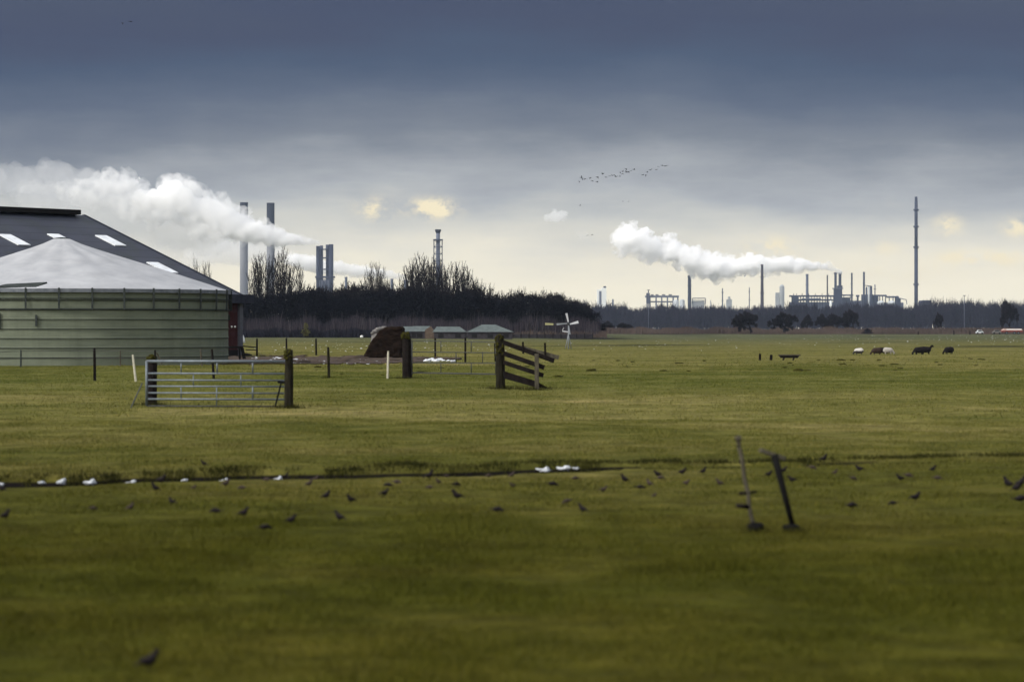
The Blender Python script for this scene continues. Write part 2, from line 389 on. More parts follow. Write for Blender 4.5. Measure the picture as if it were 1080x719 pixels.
W = bpy.data.worlds.new('World'); S.world = W; W.use_nodes = True
nt = W.node_tree; nt.nodes.clear()
out = nt.nodes.new('ShaderNodeOutputWorld'); bg = nt.nodes.new('ShaderNodeBackground'); bg.inputs['Strength'].default_value = 0.1
nt.links.new(bg.outputs[0], out.inputs[0])
sky = nt.nodes.new('ShaderNodeTexSky'); sky.sky_type = 'NISHITA'; sky.sun_disc = False
sky.sun_elevation = el; sky.sun_rotation = rot; sky.air_density = 1.5; sky.dust_density = 3
tc = nt.nodes.new('ShaderNodeTexCoord'); sp = nt.nodes.new('ShaderNodeSeparateXYZ'); nt.links.new(tc.outputs['Generated'], sp.inputs[0])
def wnoise(scale, detail, vecscale, rough=0.55, off=(0, 0, 0)):
    mp = nt.nodes.new('ShaderNodeMapping'); mp.inputs['Scale'].default_value = vecscale; mp.inputs['Location'].default_value = off
    nt.links.new(tc.outputs['Generated'], mp.inputs[0])
    n = nt.nodes.new('ShaderNodeTexNoise'); n.inputs['Scale'].default_value = scale; n.inputs['Detail'].default_value = detail; n.inputs['Roughness'].default_value = rough
    nt.links.new(mp.outputs[0], n.inputs['Vector']); return n.outputs['Fac']
# cloud deck: elevation (z) warped by broad, flat cloud noise
big = wnoise(7.0, 5, (1, 1, 4.5), off=(3.1, 0, 0.2))
fine = wnoise(26.0, 7, (1, 1, 2.6), 0.6)
zz = mathn(nt, 'ADD', sp.outputs['Z'], mathn(nt, 'MULTIPLY', mathn(nt, 'SUBTRACT', big, 0.5), 0.035))
zz = mathn(nt, 'ADD', zz, mathn(nt, 'MULTIPLY', mathn(nt, 'SUBTRACT', fine, 0.5), 0.015))
streak = wnoise(9.0, 7, (1, 1, 9.0), 0.62, off=(0.7, 0, 0.3))
zz = mathn(nt, 'ADD', zz, mathn(nt, 'MULTIPLY', mathn(nt, 'SUBTRACT', streak, 0.5), 0.015))
# lens vignetting painted in: the sky colour darkens towards either side
side_dim = mathn(nt, 'MULTIPLY', mathn(nt, 'MULTIPLY', mathn(nt, 'MULTIPLY', sp.outputs['X'], sp.outputs['X']), 7.0), mathn(nt, 'MAXIMUM', mathn(nt, 'SUBTRACT', sp.outputs['Z'], .035), 0.0))
zz = mathn(nt, 'ADD', zz, mathn(nt, 'MINIMUM', side_dim, .03))
mr = nt.nodes.new('ShaderNodeMapRange'); mr.inputs['From Min'].default_value = 0.0; mr.inputs['From Max'].default_value = 0.2
nt.links.new(zz, mr.inputs['Value'])
deck = ramp(nt, [(0.0, (7.634, 6.986, 5.21)), (0.077, (7.548, 6.822, 5.064)), (0.102, (7.13, 6.499, 4.919)), (0.143, (5.942, 5.573, 4.566)), (0.193, (4.452, 4.412, 4.009)), (0.243, (2.995, 3.117, 3.258)), (0.327, (1.217, 1.396, 1.751)), (0.41, (0.478, 0.681, 1.196)), (0.493, (0.143, 0.339, 0.869)), (0.56, (0.1, 0.181, 0.646)), (0.72, (0.25, 0.34, 0.7)), (0.9, (0.9, 1.0, 1.5)), (1.0, (2.6, 2.75, 3.2))])
for e in deck.color_ramp.elements: pass
nt.links.new(mr.outputs[0], deck.inputs[0])
# brighter high overcast overhead
mr2 = nt.nodes.new('ShaderNodeMapRange'); mr2.interpolation_type = 'SMOOTHSTEP'; mr2.inputs['From Min'].default_value = 0.17; mr2.inputs['From Max'].default_value = 0.55
nt.links.new(sp.outputs['Z'], mr2.inputs['Value'])
hi = nt.nodes.new('ShaderNodeMixRGB'); hi.inputs[2].default_value = (5.2, 5.5, 6.2, 1)
nt.links.new(mr2.outputs[0], hi.inputs[0]); nt.links.new(deck.outputs[0], hi.inputs[1])
# cloud round the veiled sun, unseen behind the camera, brightened to front-light the steam
vd = nt.nodes.new('ShaderNodeVectorMath'); vd.operation = 'DOT_PRODUCT'; vd.inputs[1].default_value = tuple(SUN); nt.links.new(tc.outputs['Generated'], vd.inputs[0])
mg = nt.nodes.new('ShaderNodeMapRange'); mg.interpolation_type = 'SMOOTHSTEP'; mg.inputs['From Min'].default_value = 0.25; mg.inputs['From Max'].default_value = 0.95
nt.links.new(vd.outputs['Value'], mg.inputs['Value'])
hg = nt.nodes.new('ShaderNodeMixRGB'); hg.inputs[2].default_value = (16.5, 15.8, 14.8, 1)
nt.links.new(mg.outputs[0], hg.inputs[0]); nt.links.new(hi.outputs[0], hg.inputs[1]); hi = hg
# sunlit breaks low in the deck
def gauss(x0, z0, sx, sz):
    dx = mathn(nt, 'DIVIDE', mathn(nt, 'SUBTRACT', mathn(nt, 'DIVIDE', sp.outputs['X'], sp.outputs['Y']), x0), sx)
    dz = mathn(nt, 'DIVIDE', mathn(nt, 'SUBTRACT', mathn(nt, 'DIVIDE', sp.outputs['Z'], sp.outputs['Y']), z0), sz)
    q = mathn(nt, 'ADD', mathn(nt, 'MULTIPLY', dx, dx), mathn(nt, 'MULTIPLY', dz, dz))
    return mathn(nt, 'EXPONENT', mathn(nt, 'MULTIPLY', q, -1.0))
brk = wnoise(130.0, 6, (1, 1, 1.5), 0.7, off=(0.4, 0, 0))
acc = None
for px, py, wx, wy, k in ((397, 221, 17, 11, 1.1), (446, 218, 22, 8, 0.9), (463, 221, 19, 9, 1.4), (812, 262, 26, 11, 1.3), (1000, 238, 14, 10, 1.0), (1012, 273, 20, 7, 1.6), (1052, 272, 26, 8, 1.6), (950, 285, 60, 12, .4), (700, 268, 80, 12, .3), (1072, 240, 14, 10, 1.2), (930, 262, 22, 7, .7)):
    g = mathn(nt, 'MULTIPLY', gauss((px - CX) / FP, (HY - py) / FP, wx / FP, wy / FP), k)
    acc = g if acc is None else mathn(nt, 'ADD', acc, g)
fm = nt.nodes.new('ShaderNodeMapRange'); fm.inputs['From Min'].default_value = .40; fm.inputs['From Max'].default_value = .58; nt.links.new(brk, fm.inputs['Value'])
acc = mathn(nt, 'MULTIPLY', acc, fm.outputs[0])
front = mathn(nt, 'GREATER_THAN', sp.outputs['Y'], 0.1)
acc = mathn(nt, 'MULTIPLY', acc, front)
br = nt.nodes.new('ShaderNodeMixRGB'); br.inputs[2].default_value = (7.4, 6.4, 4.2, 1); br.use_clamp = False
acc = mathn(nt, 'MINIMUM', acc, 1.0)
nt.links.new(acc, br.inputs[0]); nt.links.new(hi.outputs[0], br.inputs[1])
fin = nt.nodes.new('ShaderNodeMixRGB'); fin.inputs[0].default_value = 0.93
nt.links.new(sky.outputs[0], fin.inputs[1]); nt.links.new(br.outputs[0], fin.inputs[2])
nt.links.new(fin.outputs[0], bg.inputs['Color'])

S.view_settings.view_transform = 'Standard'; S.view_settings.look = 'None'; S.view_settings.gamma = 1; S.view_settings.exposure = 0.5
S.view_settings.use_curve_mapping = False
S.cycles.use_denoising = True
S.cycles.max_bounces = 64; S.cycles.diffuse_bounces = 3; S.cycles.glossy_bounces = 2; S.cycles.transmission_bounces = 2
S.cycles.volume_step_rate = 0.6; S.cycles.volume_max_steps = 256; S.cycles.volume_bounces = 48; S.cycles.transparent_max_bounces = 8
S.cycles.use_adaptive_sampling = True; S.cycles.adaptive_threshold = 0.015

# ------------------------------------------------------------------ ground
def dline(x): return 40.45 + 0.48 * x
def ditch(x, y):
    wob = 0.25 * math.sin(x * 1.3) + 0.12 * math.sin(x * 3.7 + 1) + .22 * mnoise.noise(Vector((x * 2.9, 4.4, 0)))
    return (y - dline(x) - wob) * 0.90
def ddepth(x):
    if -2.6 < x < .15: return 0.15 + .10 * abs(math.sin(x * 2.1))
    if x < 1.6: return 0.36
    if x < 2.4: return 0.36 - (x - 1.6) / 0.8 * 0.28
    return 0.16
def hgt(x, y):
    h = 0.0
    if y < 140:
        h += 0.035 * mnoise.noise(Vector((x * 0.35, y * 0.35, 3))) + 0.014 * mnoise.noise(Vector((x * 1.6, y * 1.6, 8)))
    if 25 < y < 60:
        d = ditch(x, y); w = (1.0 + .25 * mnoise.noise(Vector((x * 1.7, 1.2, 4))) if x < -2.6 else .85) if x < 1.6 else 0.7
        patch = 1.0 if x < 1.8 else max(0.0, .2 + mnoise.noise(Vector((x * .9, 7.7, 0))) * 2.2)
        t = max(0.0, 1 - abs(d + .25) / w)
        patch *= max(.18, .75 + .9 * mnoise.noise(Vector((x * .8, 9.1, 2))) + .5 * mnoise.noise(Vector((x * 3.1, 2.1, 2)))) if x < 1.6 else 1
        h -= ddepth(x) * patch * min(1, 1.6 * (t * t * (3 - 2 * t))) * (1 + .35 * mnoise.noise(Vector((x * 2.3, y * .7, 1))))
        if d > .2 and x < 2.5: h += 0.055 * min(1, (d - .2) / .35) * math.exp(-(max(0, d - .6) / 2.5) ** 2) * (.6 + .8 * mnoise.noise(Vector((x * .9, 3, 0))))
    if y > 140: h += 0.10 * mnoise.noise(Vector((x * 0.03, y * 0.02, 5))) * min(1, (y - 140) / 200)
    return h
xs = sorted(set([round(-14 + .3 * i, 3) for i in range(94)] + [s * 14.3 * 1.16 ** k for k in range(43) for s in (-1, 1)]))
ys = [-250, -120, -60, -30, -15, -6, 0, 5, 9]
y = 11.0
while y < 8600:
    ys.append(y)
    y += .28 if y < 31 else (.075 if y < 49 else (.4 if y < 80 else y * .012))
ys.append(8700)
V = [(a, b, hgt(a, b)) for b in ys for a in xs]
nx = len(xs)
idx = np.arange(len(V)).reshape(len(ys), nx)
F = np.stack([idx[:-1, :-1], idx[:-1, 1:], idx[1:, 1:], idx[1:, :-1]], -1).reshape(-1, 4)
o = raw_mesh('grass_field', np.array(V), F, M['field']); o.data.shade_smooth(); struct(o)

# grass blades, thinning with distance
def blades(n, y0, y1, hb, wb, spread=0.225):
    # uniform density over the viewed wedge
    y = np.sqrt(rng.uniform(y0 ** 2, y1 ** 2, n)) if y0 < 150 else y0 + (y1 - y0) * rng.random(n) ** 1.6; x = rng.uniform(-1, 1, n) * (y * spread + .5)
    # clump
    x += rng.normal(0, .05, n); y += rng.normal(0, .05, n)
    d = (y - 40.45 - .48 * x - .25 * np.sin(x * 1.3) - .12 * np.sin(x * 3.7 + 1)) * .9
    keep = ~((d > -1.0) & (d < .38 + rng.normal(0, .10, n)) & (x < 1.9))
    x, y, d = x[keep], y[keep], d[keep]; n = len(x)
    z = np.array([hgt(a, b) for a, b in zip(x, y)]) if n < 2500000 else np.zeros(n)
    tuft = np.array([mnoise.noise(Vector((a * .9, b * .55, 2))) for a, b in zip(x, y)])
    h = hb * rng.uniform(.5, 1.25, n) * (1 + 1.1 * np.clip(tuft, -.6, 1)); w = wb * rng.uniform(.6, 1.3, n)
    h = np.where((d > -1.9) & (d < 0) & (x < 1.9), h * .4, h)
    an = rng.uniform(0, PI, n); la = rng.uniform(0, 2 * PI, n); lean = h * rng.uniform(.2, 1.0, n)
    P = np.stack([x, y, z - .005], 1)
    dx = np.stack([np.cos(an) * w, np.sin(an) * w, 0 * w], 1)
    T = P + np.stack([np.cos(la) * lean, np.sin(la) * lean, h], 1)
    Vv = np.stack([P - dx / 2, P + dx / 2, T], 1).reshape(-1, 3)
    tone = np.repeat(np.clip(rng.beta(2, 3.2, n), 0, 1), 3)
    return Vv, tone
parts = [blades(230000, 13.5, 30, .045, .006), blades(300000, 30, 62, .042, .009), blades(260000, 62, 150, .045, .018), blades(60000, 150, 620, .055, .06)]
Vv = np.concatenate([p[0] for p in parts]); tone = np.concatenate([p[1] for p in parts])
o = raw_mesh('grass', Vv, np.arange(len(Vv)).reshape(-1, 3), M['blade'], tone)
tag(o, 'short olive pasture grass covering the field in front', 'grass', kind='stuff')

# dark rank grass on the ditch bank and round the gate posts
def rank_grass():
    pts = []
    n = 60000
    x = rng.uniform(-9.5, 12, n)
    den = np.array([max(.02, (.55 if a < 1.6 else .20) + 1.0 * mnoise.noise(Vector((a * .9, 3.3, 1))) + .6 * mnoise.noise(Vector((a * 3.5, 1.3, 1)))) for a in x])
    x = x[rng.random(n) < den * .55]; n = len(x)
    d = np.where(rng.random(n) < .8, rng.normal(.52, .16, n), rng.normal(-1.15, .10, n))
    wob = 0.25 * np.sin(x * 1.3) + 0.12 * np.sin(x * 3.7 + 1) + .22 * np.array([mnoise.noise(Vector((a * 2.9, 4.4, 0))) for a in x])
    y = 40.45 + .48 * x + wob + d / .9
    P = [np.stack([x, y], 1)]; Hh = [np.where(d < 0, .022, .055) * rng.uniform(.5, 1.5, n)]
    for px, py, rad, k in ((160, 427, .22, 260), (304.5, 430.5, .24, 300), (429.5, 399, .35, 300), (528, 410, .32, 320), (566, 411, .3, 240), (547, 410, .7, 420), (346, 399, .2, 120), (795.5, 562, .09, 90), (837, 562, .09, 90), (480, 397, 1.6, 260), (230, 429, 1.5, 420)):
        g = gnd(px, py); P.append(np.stack([rng.normal(g.x, rad, k), rng.normal(g.y - .05, rad * .8, k)], 1)); Hh.append(rng.uniform(.04, .15, k) * (.55 if py > 500 or rad > 1 else 1.25))
    P = np.concatenate(P); Hh = np.concatenate(Hh); n = len(P)
    z = np.array([hgt(a, b) for a, b in P]); an = rng.uniform(0, PI, n); w = rng.uniform(.008, .018, n); la = rng.uniform(0, 2 * PI, n); ln = Hh * rng.uniform(.1, .9, n)
    B0 = np.stack([P[:, 0], P[:, 1], z - .01], 1); dx = np.stack([np.cos(an) * w, np.sin(an) * w, 0 * w], 1); Tt = B0 + np.stack([np.cos(la) * ln, np.sin(la) * ln, Hh + .01], 1)
    Vq = np.stack([B0 - dx / 2, B0 + dx / 2, Tt], 1).reshape(-1, 3)
    o = raw_mesh('rank_grass', Vq, np.arange(len(Vq)).reshape(-1, 3), M['rank']); tag(o, 'dark rank grass fringing the ditch and the feet of the gate posts', 'grass', kind='stuff')
M['rank'] = mat('rank_grass', (0.040, 0.040, 0.010), (0.014, 0.015, 0.005), 1.4, 1.0, stretch=(1, 1, 1))
rank_grass()

# muddy yard strip
def blob_sheet(name, pts, m, z=0.03):
    mb = MB(); n = len(pts)
    mb.add([(p.x, p.y, z + hgt(p.x, p.y)) for p in pts], [tuple(range(n))])
    return mb.build(name, m)
top = []; bot = []
for i in range(60):
    px = 232 + i * (452 - 232) / 59
    w = mnoise.noise(Vector((i * .35, 0, 0)))
    top.append(gnd(px, 376.6 + 1.0 * w)); bot.append(gnd(px, 384.0 + 1.6 * mnoise.noise(Vector((i * .5, 5, 0))) - 2.5 * max(0, (px - 400) / 52)))
struct(blob_sheet('mud_track', top + bot[::-1], M['mud'], 0.04))

def lump_mesh(seed, flat=.45, n=14, rough=.35):
    mb = MB(); mb.ball((0, 0, 0), 1, n, 8, (1, 1, flat))
    vs = []
    for v in mb.v:
        k = 1 + rough * mnoise.noise(Vector(v) * 1.7 + Vector((seed * 7.3, 0, 0))) + rough * .5 * mnoise.noise(Vector(v) * 4 + Vector((seed * 3.1, 1, 0)))
        vs.append((v[0] * k, v[1] * k, v[2] * k))
    mb.v = vs
    return mb
def scatter(name, m, rects, label, cat, kind='stuff', seed=1):
    r = random.Random(seed); mb = MB()
    for x0, y0, x1, y1, n, a, b in rects:
        for i in range(n):
            p = gnd(r.uniform(x0, x1), r.uniform(y0, y1)); s = r.uniform(a, b) * (1 if r.random() < .85 else 1.8)
            l = lump_mesh(r.random() * 50, r.uniform(.3, .6), 7)
            mb.add([(v[0] * s * 1.2 + p.x, v[1] * s + p.y, v[2] * s * .7 + .03 + hgt(p.x, p.y)) for v in l.v], l.f)
    o = mb.build(name, m, smooth=True); tag(o, label, cat, kind=kind); return o
scatter('snow', M['snow'], [(252, 377, 312, 382, 26, .03, .09), (300, 379, 400, 384.5, 34, .02, .075), (260, 358, 390, 372, 70, .02, .06), (432, 359, 540, 370, 46, .02, .06), (560, 356, 780, 370, 40, .015, .05), (600, 354, 1080, 366, 130, .015, .05), (860, 352.5, 1080, 360, 120, .02, .065)],
        'scattered flecks of old snow lying on the far grass and mud', 'snow', seed=3)
scatter('clods', M['mud'], [(236, 375, 440, 383.5, 150, .06, .2), (340, 376, 432, 380, 40, .1, .3)], 'brown clods of earth and dung strewn along the muddy strip', 'earth', seed=5)
scatter('tussocks', M['moss'], [(620, 378, 1080, 392, 36, .06, .16), (300, 386, 620, 398, 14, .05, .1)], 'low dark tufts of rough grass dotted over the middle field', 'grass tufts', seed=9)

# snow remnants in the ditch, one by one
snow_ditch = [(1, 509, 7, 'half-cut white snow scrap in the ditch at the extreme left'), (44, 507.5, 9, 'small rounded white snow scrap in the ditch, nearest the left edge one'),
              (64, 507, 12, 'two-lobed white snow scrap in the dark ditch below the silo roof peak'), (95, 507.5, 13, 'largest white snow scrap in the left half of the ditch'),
              (138, 508, 13, 'low flat white snow scrap in the ditch below the leaning white stake'), (195, 505, 7, 'tiny dim snow fleck in the ditch between two bigger scraps'),
              (236, 505.5, 11, 'white snow scrap in ditch below the middle of the galvanised gate'), (293, 503.8, 11, 'thin greyish snow scrap in ditch below the galvanised gate latch post'),
              (573, 494.5, 17, 'long white snow patch, the left one of the bright pair mid-ditch'), (595, 492.8, 19, 'long white snow patch, the right one of the bright pair mid-ditch'),
              (607, 492.4, 8, 'dull grey snow fleck right beside the bright pair of snow patches')]
for i, (px, py, w, lab) in enumerate(snow_ditch):
    Y = gY(py)
    X = (px - CX) / FP * Y
    Yd = dline(X) + 0.25 * math.sin(X * 1.3) + .12 * math.sin(X * 3.7 + 1) + 0.16
    X = (px - CX) / FP * Yd
    z = H + (HY - py - 1.3) / FP * Yd
    s = w * mpp(Yd) * .37
    l = lump_mesh(i * 3.3 + 1, .5, 18, .9); mb = MB()
    hh = (0.020 if w < 12 else 0.028)
    mb.add([(v[0] * s + X, v[1] * .10 + Yd, v[2] * hh * 1.6 + z) for v in l.v], l.f)
    if w > 10:
        l2 = lump_mesh(i * 5.1 + 2, .6, 14, .9)
        mb.add([(v[0] * s * .45 + X + s * .55, v[1] * .10 + Yd, v[2] * hh * 1.9 + z + .012) for v in l2.v], l2.f)
    tag(mb.build('snow_patch', M['snow'], None, (X, Yd, z), smooth=True), lab, 'snow', 'snow remnants in the ditch')

# snow patches behind the right gate, one by one
def crust(name, mb, m, org, vox):
    me = subdiv_remesh(mb.mesh(name, None, org), vox); me.materials.clear(); me.materials.append(m); o = bpy.data.objects.new(name, me); COL.objects.link(o); o.location = org; return o
r = random.Random(4)
for i, (px, py, s_) in enumerate(((450.5, 380.6, .20), (455.5, 379.7, .24), (459.5, 380.3, .22), (464, 379.4, .20), (468, 380.2, .13), (473, 380.4, .12), (478, 381, .16))):
    p = gnd(px, py + 1.0); l = lump_mesh(i + 3.3, .6, 14, .6); mb = MB()
    s_ *= .72; mb.add([(v[0] * s_ * 1.5 + p.x, v[1] * s_ + p.y, v[2] * s_ * 1.1 + .06) for v in l.v], l.f)
    tag(mb.build('snow_patch', M['snow'], None, p, smooth=True), 'ragged white snow patch behind the right gate, %s from the left' % ['first', 'second', 'third', 'fourth', 'fifth', 'sixth', 'seventh'][i], 'snow', 'snow patches behind the right gate')
mb = MB()
for i in range(40):
    px = r.uniform(441, 484); p = gnd(px, r.uniform(378.7, 379.3)); s = r.uniform(.12, .24)
    l = lump_mesh(i + 40, .6, 9)
    mb.add([(v[0] * s * 1.3 + p.x, v[1] * s + p.y, v[2] * s + .03) for v in l.v], l.f)
mb.box(gnd(463, 379) + Vector((0, 0, .05)), (45 * mpp(gY(379)), 6.0, .12))
tag(crust('earth_heap', mb, M['mud'], gnd(463, 379), .035), 'low dark earth ridge behind the broken white snow heap', 'earth')

# ------------------------------------------------------------------ slurry silo
Yc = 160.0
RY = Yc
sc_ = at(65, 386, Yc)
R = (240 - 65) / FP * Yc
base = Vector((sc_.x, Yc, 0))
rimz = H + 38.2 / FP * (Yc - R * .3)
apz = H + 94 / FP * Yc
silo = thing('slurry_silo', base, 'round grey-green slurry silo with pale conical tarpaulin cover', 'silo')
prof = []; nb = 8; bh = (rimz + .05) / nb
for k in range(nb):                              # lapped boards: each course a little proud at its foot
    z0 = -.05 + k * bh
    prof += [(R + .02, z0), (R + .02, z0 + .03), (R, z0 + .05), (R, z0 + bh - .002)]
prof.append((R, rimz))
mb = MB(); mb.lathe(prof, base, 96); wall = mb.build('wall', M['silo'], silo, smooth=False)
mb = MB()                                        # dark seam shadow gaps are real grooves above; add thin bracing hoops
for k in range(1, nb): mb.lathe([(R + .03, -.05 + k * bh - .03), (R + .06, -.05 + k * bh - .03), (R + .06, -.05 + k * bh - .005), (R + .03, -.05 + k * bh - .005), (R + .03, -.05 + k * bh - .03)], base, 96, cap=False)
mb.build('hoop', M['strap'], silo)
# cover: conical tarpaulin, slightly hollow, with radial folds
mb = MB(); nseg = 96; rings = 14
for k in range(rings + 1):
    t = k / rings; r0 = .45 + (R + .12 - .45) * t
    z = apz - (apz - rimz - .08) * (t ** .86)
    for i in range(nseg):
        a = 2 * PI * i / nseg
        f = .10 * math.sin(PI * t) * (abs(math.cos(a * 8)) * .9 + .4 * math.sin(a * 5 + 1))
        mb.v.append((base.x + r0 * math.cos(a), base.y + r0 * math.sin(a), z + f))
for k in range(rings):
    for i in range(nseg):
        j = (i + 1) % nseg; mb.f.append((k * nseg + i, k * nseg + j, (k + 1) * nseg + j, (k + 1) * nseg + i))
mb.f.append(tuple(range(nseg))[::-1])
mb.build('cover', M['tarp'], silo, smooth=True)
mb = MB(); mb.lathe([(R + .05, rimz - .10), (R + .16, rimz - .10), (R + .16, rimz + .10), (R + .05, rimz + .10), (R + .05, rimz - .10)], base, 96, cap=False)
mb.build('rim_band', M['band'], silo)
mb = MB(); mb.lathe([(.05, apz + .1), (.40, apz + .05), (.50, apz - .06)], base, 20, cap=False); mb.build('peak_cap', M['strap'], silo, smooth=True)
for i in range(34):
    a = -PI / 2 + (i - 16.5) * 2 * PI / 34 + .05
    dv = Vector((math.cos(a), math.sin(a), 0))
    mb = MB(); mb.bar(base + dv * (R + .17) + Vector((0, 0, rimz - 1.02)), base + dv * (R + .17) + Vector((0, 0, rimz + .14)), .10, .05)
    mb.build('strap', M['strap'], silo)
mb = MB()
for zz_ in (rimz - .42, rimz - .98):
    mb.lathe([(R + .05, zz_ - .025), (R + .12, zz_ - .025), (R + .12, zz_ + .025), (R + .05, zz_ + .025), (R + .05, zz_ - .025)], base, 96, cap=False)
mb.build('tension_cable', M['strap'], silo)
hp = at(18, 306.5, Yc - R * .97)
mb = MB()
c0 = Vector((hp.x, hp.y, rimz + .12))
mb.prism([c0 + Vector((-1.2, -.1, 0)), c0 + Vector((1.0, -.1, 0)), c0 + Vector((1.5, .6, .27)), c0 + Vector((-.7, .6, .16))], (0, 0, .07))
mb.build('hatch', M['strap'], silo)
mb = MB()
for px, py0, py1 in ((1, 330, 347), (40, 332, 344), (240, 332, 338)):
    p = at(px, 345, Yc - R * .95)
    a = math.asin(max(-1, min(1, (p.x - base.x) / R))); dv = Vector((math.sin(a), -math.cos(a), 0))
    z1 = H + (HY - py0) / FP * (Yc - R * math.cos(a)); z0 = H + (HY - py1) / FP * (Yc - R * math.cos(a))
    mb = MB(); mb.bar(base + dv * (R + .09) + Vector((0, 0, z0)), base + dv * (R + .09) + Vector((0, 0, z1)), .10, .08)
    mb.build('bracket', M['strap'], silo)

# ------------------------------------------------------------------ barn
A = math.radians(52); u = Vector((math.cos(A), math.sin(A), 0)); dn = Vector((math.sin(A), -math.cos(A), 0))
Yb = gY(375.5)
eave = at(256, 312, Yb)                     # far eave corner
k = (88 - CX) / FP
L = (k * eave.y - eave.x) / (-math.sin(A) - k * math.cos(A))
rid = eave - dn * L; rid.z = H + (HY - 227) / FP * rid.y
LEN = 62.0
e0 = Vector((eave.x, eave.y, eave.z)); r0 = rid
slope = (e0 - r0); SL = slope.length; sdir = slope.normalized(); nrm = u.cross(sdir) * -1
if nrm.z < 0: nrm = -nrm
bb = Vector((rid.x, rid.y, 0))
barn = thing('barn', bb, 'big barn with dark slate-blue sheet roof and bright skylights behind silo', 'barn')
me = bpy.data.meshes.new('roof')
p = [r0, e0, e0 - u * LEN, r0 - u * LEN]
mir = Vector((r0.x - dn.x * L, r0.y - dn.y * L, e0.z))
q = [r0, mir, mir - u * LEN, r0 - u * LEN]
th = -nrm * .18
bm = bmesh.new(); uvl = bm.loops.layers.uv.new('UVMap')
def roof_quad(pts, uvs):
    vs = [bm.verts.new(v - bb) for v in pts]; f = bm.faces.new(vs)
    for l, t in zip(f.loops, uvs): l[uvl].uv = t
    return f
ncr = 11.0
roof_quad([p[0], p[3], p[2], p[1]], [(LEN, ncr), (0, ncr), (0, 0), (LEN, 0)])
roof_quad(q, [(LEN, ncr), (LEN, 0), (0, 0), (0, ncr)])
roof_quad([v - Vector((0, 0, .2)) for v in p], [(0, .5)] * 4)
roof_quad([v - Vector((0, 0, .2)) for v in q][::-1], [(0, .5)] * 4)
bm.to_mesh(me); bm.free(); me.materials.append(M['roof'])
roof = bpy.data.objects.new('roof', me); COL.objects.link(roof); roof.parent = barn
mb = MB()
for a_, b_ in ((r0, e0), (r0, mir)):
    for off in (Vector((0, 0, 0)), -u * LEN):
        d_ = .06 if off.length == 0 else -.06
        mb = MB(); mb.bar(a_ + off + u * d_ + Vector((0, 0, -.12)), b_ + off + u * d_ + Vector((0, 0, -.12)), .10, .38)
        mb.build('verge_board', M['fascia'], roof)
mb = MB(); mb.bar(e0 + dn * .12 + u * .9 + Vector((0, 0, -.22)), e0 + dn * .12 - u * LEN + Vector((0, 0, -.22)), .3, .62)
mb.build('gutter', M['fascia'], roof)
mb = MB()
c0 = r0 - u * .95
mb.bar(c0 + Vector((0, 0, .17)), c0 - u * (LEN - 3) + Vector((0, 0, .17)), 1.5, .36)
mb.build('ridge_cap', M['plinth'], roof)
def on_roof(px, py):
    o_ = Vector((0, 0, H)); d_ = Vector(((px - CX) / FP, 1, (HY - py) / FP)); t = (r0 - o_).dot(nrm) / d_.dot(nrm); return o_ + d_ * t
for (px, py) in ((15, 253.8), (66, 253.3), (116.5, 254.6), (171, 283.2)):
    c = on_roof(px, py) + nrm * .06
    mb = MB(); Rm = Matrix((u, sdir, nrm)).transposed()
    mb.box(c, (1.15, 2.2, .08), Rm); mb.build('skylight', M['skylight'], roof)
# walls: long side towards us, far gable, near gable, back side
ws = e0 - dn * .35 - u * .12
wz = e0.z - .25
def wall_bar(a_, b_, name, m, z0, z1, w=.2):
    mb = MB(); a2 = Vector((a_.x, a_.y, (z0 + z1) / 2)); b2 = Vector((b_.x, b_.y, (z0 + z1) / 2)); mb.bar(a2, b2, w, z1 - z0); return mb.build(name, m, barn)
wall_bar(ws, ws - u * (LEN - 2), 'wall', M['barnwall'], .45, wz)
wall_bar(ws, ws - u * (LEN - 2), 'plinth', M['plinth'], -.1, .448, .26)
wb = mir + dn * .35 - u * .12
wall_bar(wb, wb - u * (LEN - 2), 'wall', M['barnwall'], -.1, wz)
for off in (-.42, -(LEN - 2)):
    a_ = e0 - dn * .5 + u * off; b_ = mir + dn * .5 + u * off; t_ = r0 + u * off
    mb = MB(); mb.prism([Vector((a_.x, a_.y, -.1)), Vector((b_.x, b_.y, -.1)), Vector((b_.x, b_.y, wz)), Vector((t_.x, t_.y, r0.z - .3)), Vector((a_.x, a_.y, wz))], u * .18)
    mb.build('gable_wall', M['barnwall'], barn)
cp = ws + dn * .14 + u * .03
mb = MB(); mb.box((cp.x, cp.y, wz / 2), (.34, .34, wz - .06), Matrix.Rotation(A, 3, 'Z')); mb.build('corner_post', M['trim'], barn)
mb = MB()
for px in (241.5, 244.5, 248):
    # small white lamps / fittings on a cross batten
    q_ = at(px, 344.5, ws.y - .6); mb = MB(); mb.ball(Vector((q_.x, q_.y - .1, q_.z)), .07, 8, 6); mb.build('wall_fitting', M['white'], barn)

# pale pointed tarpaulin heap at the barn corner
pp = at(256, 355, 380); pp.z = 0
mb = MB(); hh = 10.5 * mpp(380)
mb.lathe([(.34, 0), (.30, .3 * hh), (.20, .6 * hh), (.07, .85 * hh), (.02, .88 * hh)], pp + Vector((0, 0, .0)), 9)
tag(mb.build('covered_heap', M['plantpale'], None, pp, smooth=True), 'small pale pointed covered heap seen just right of the barn corner', 'heap')

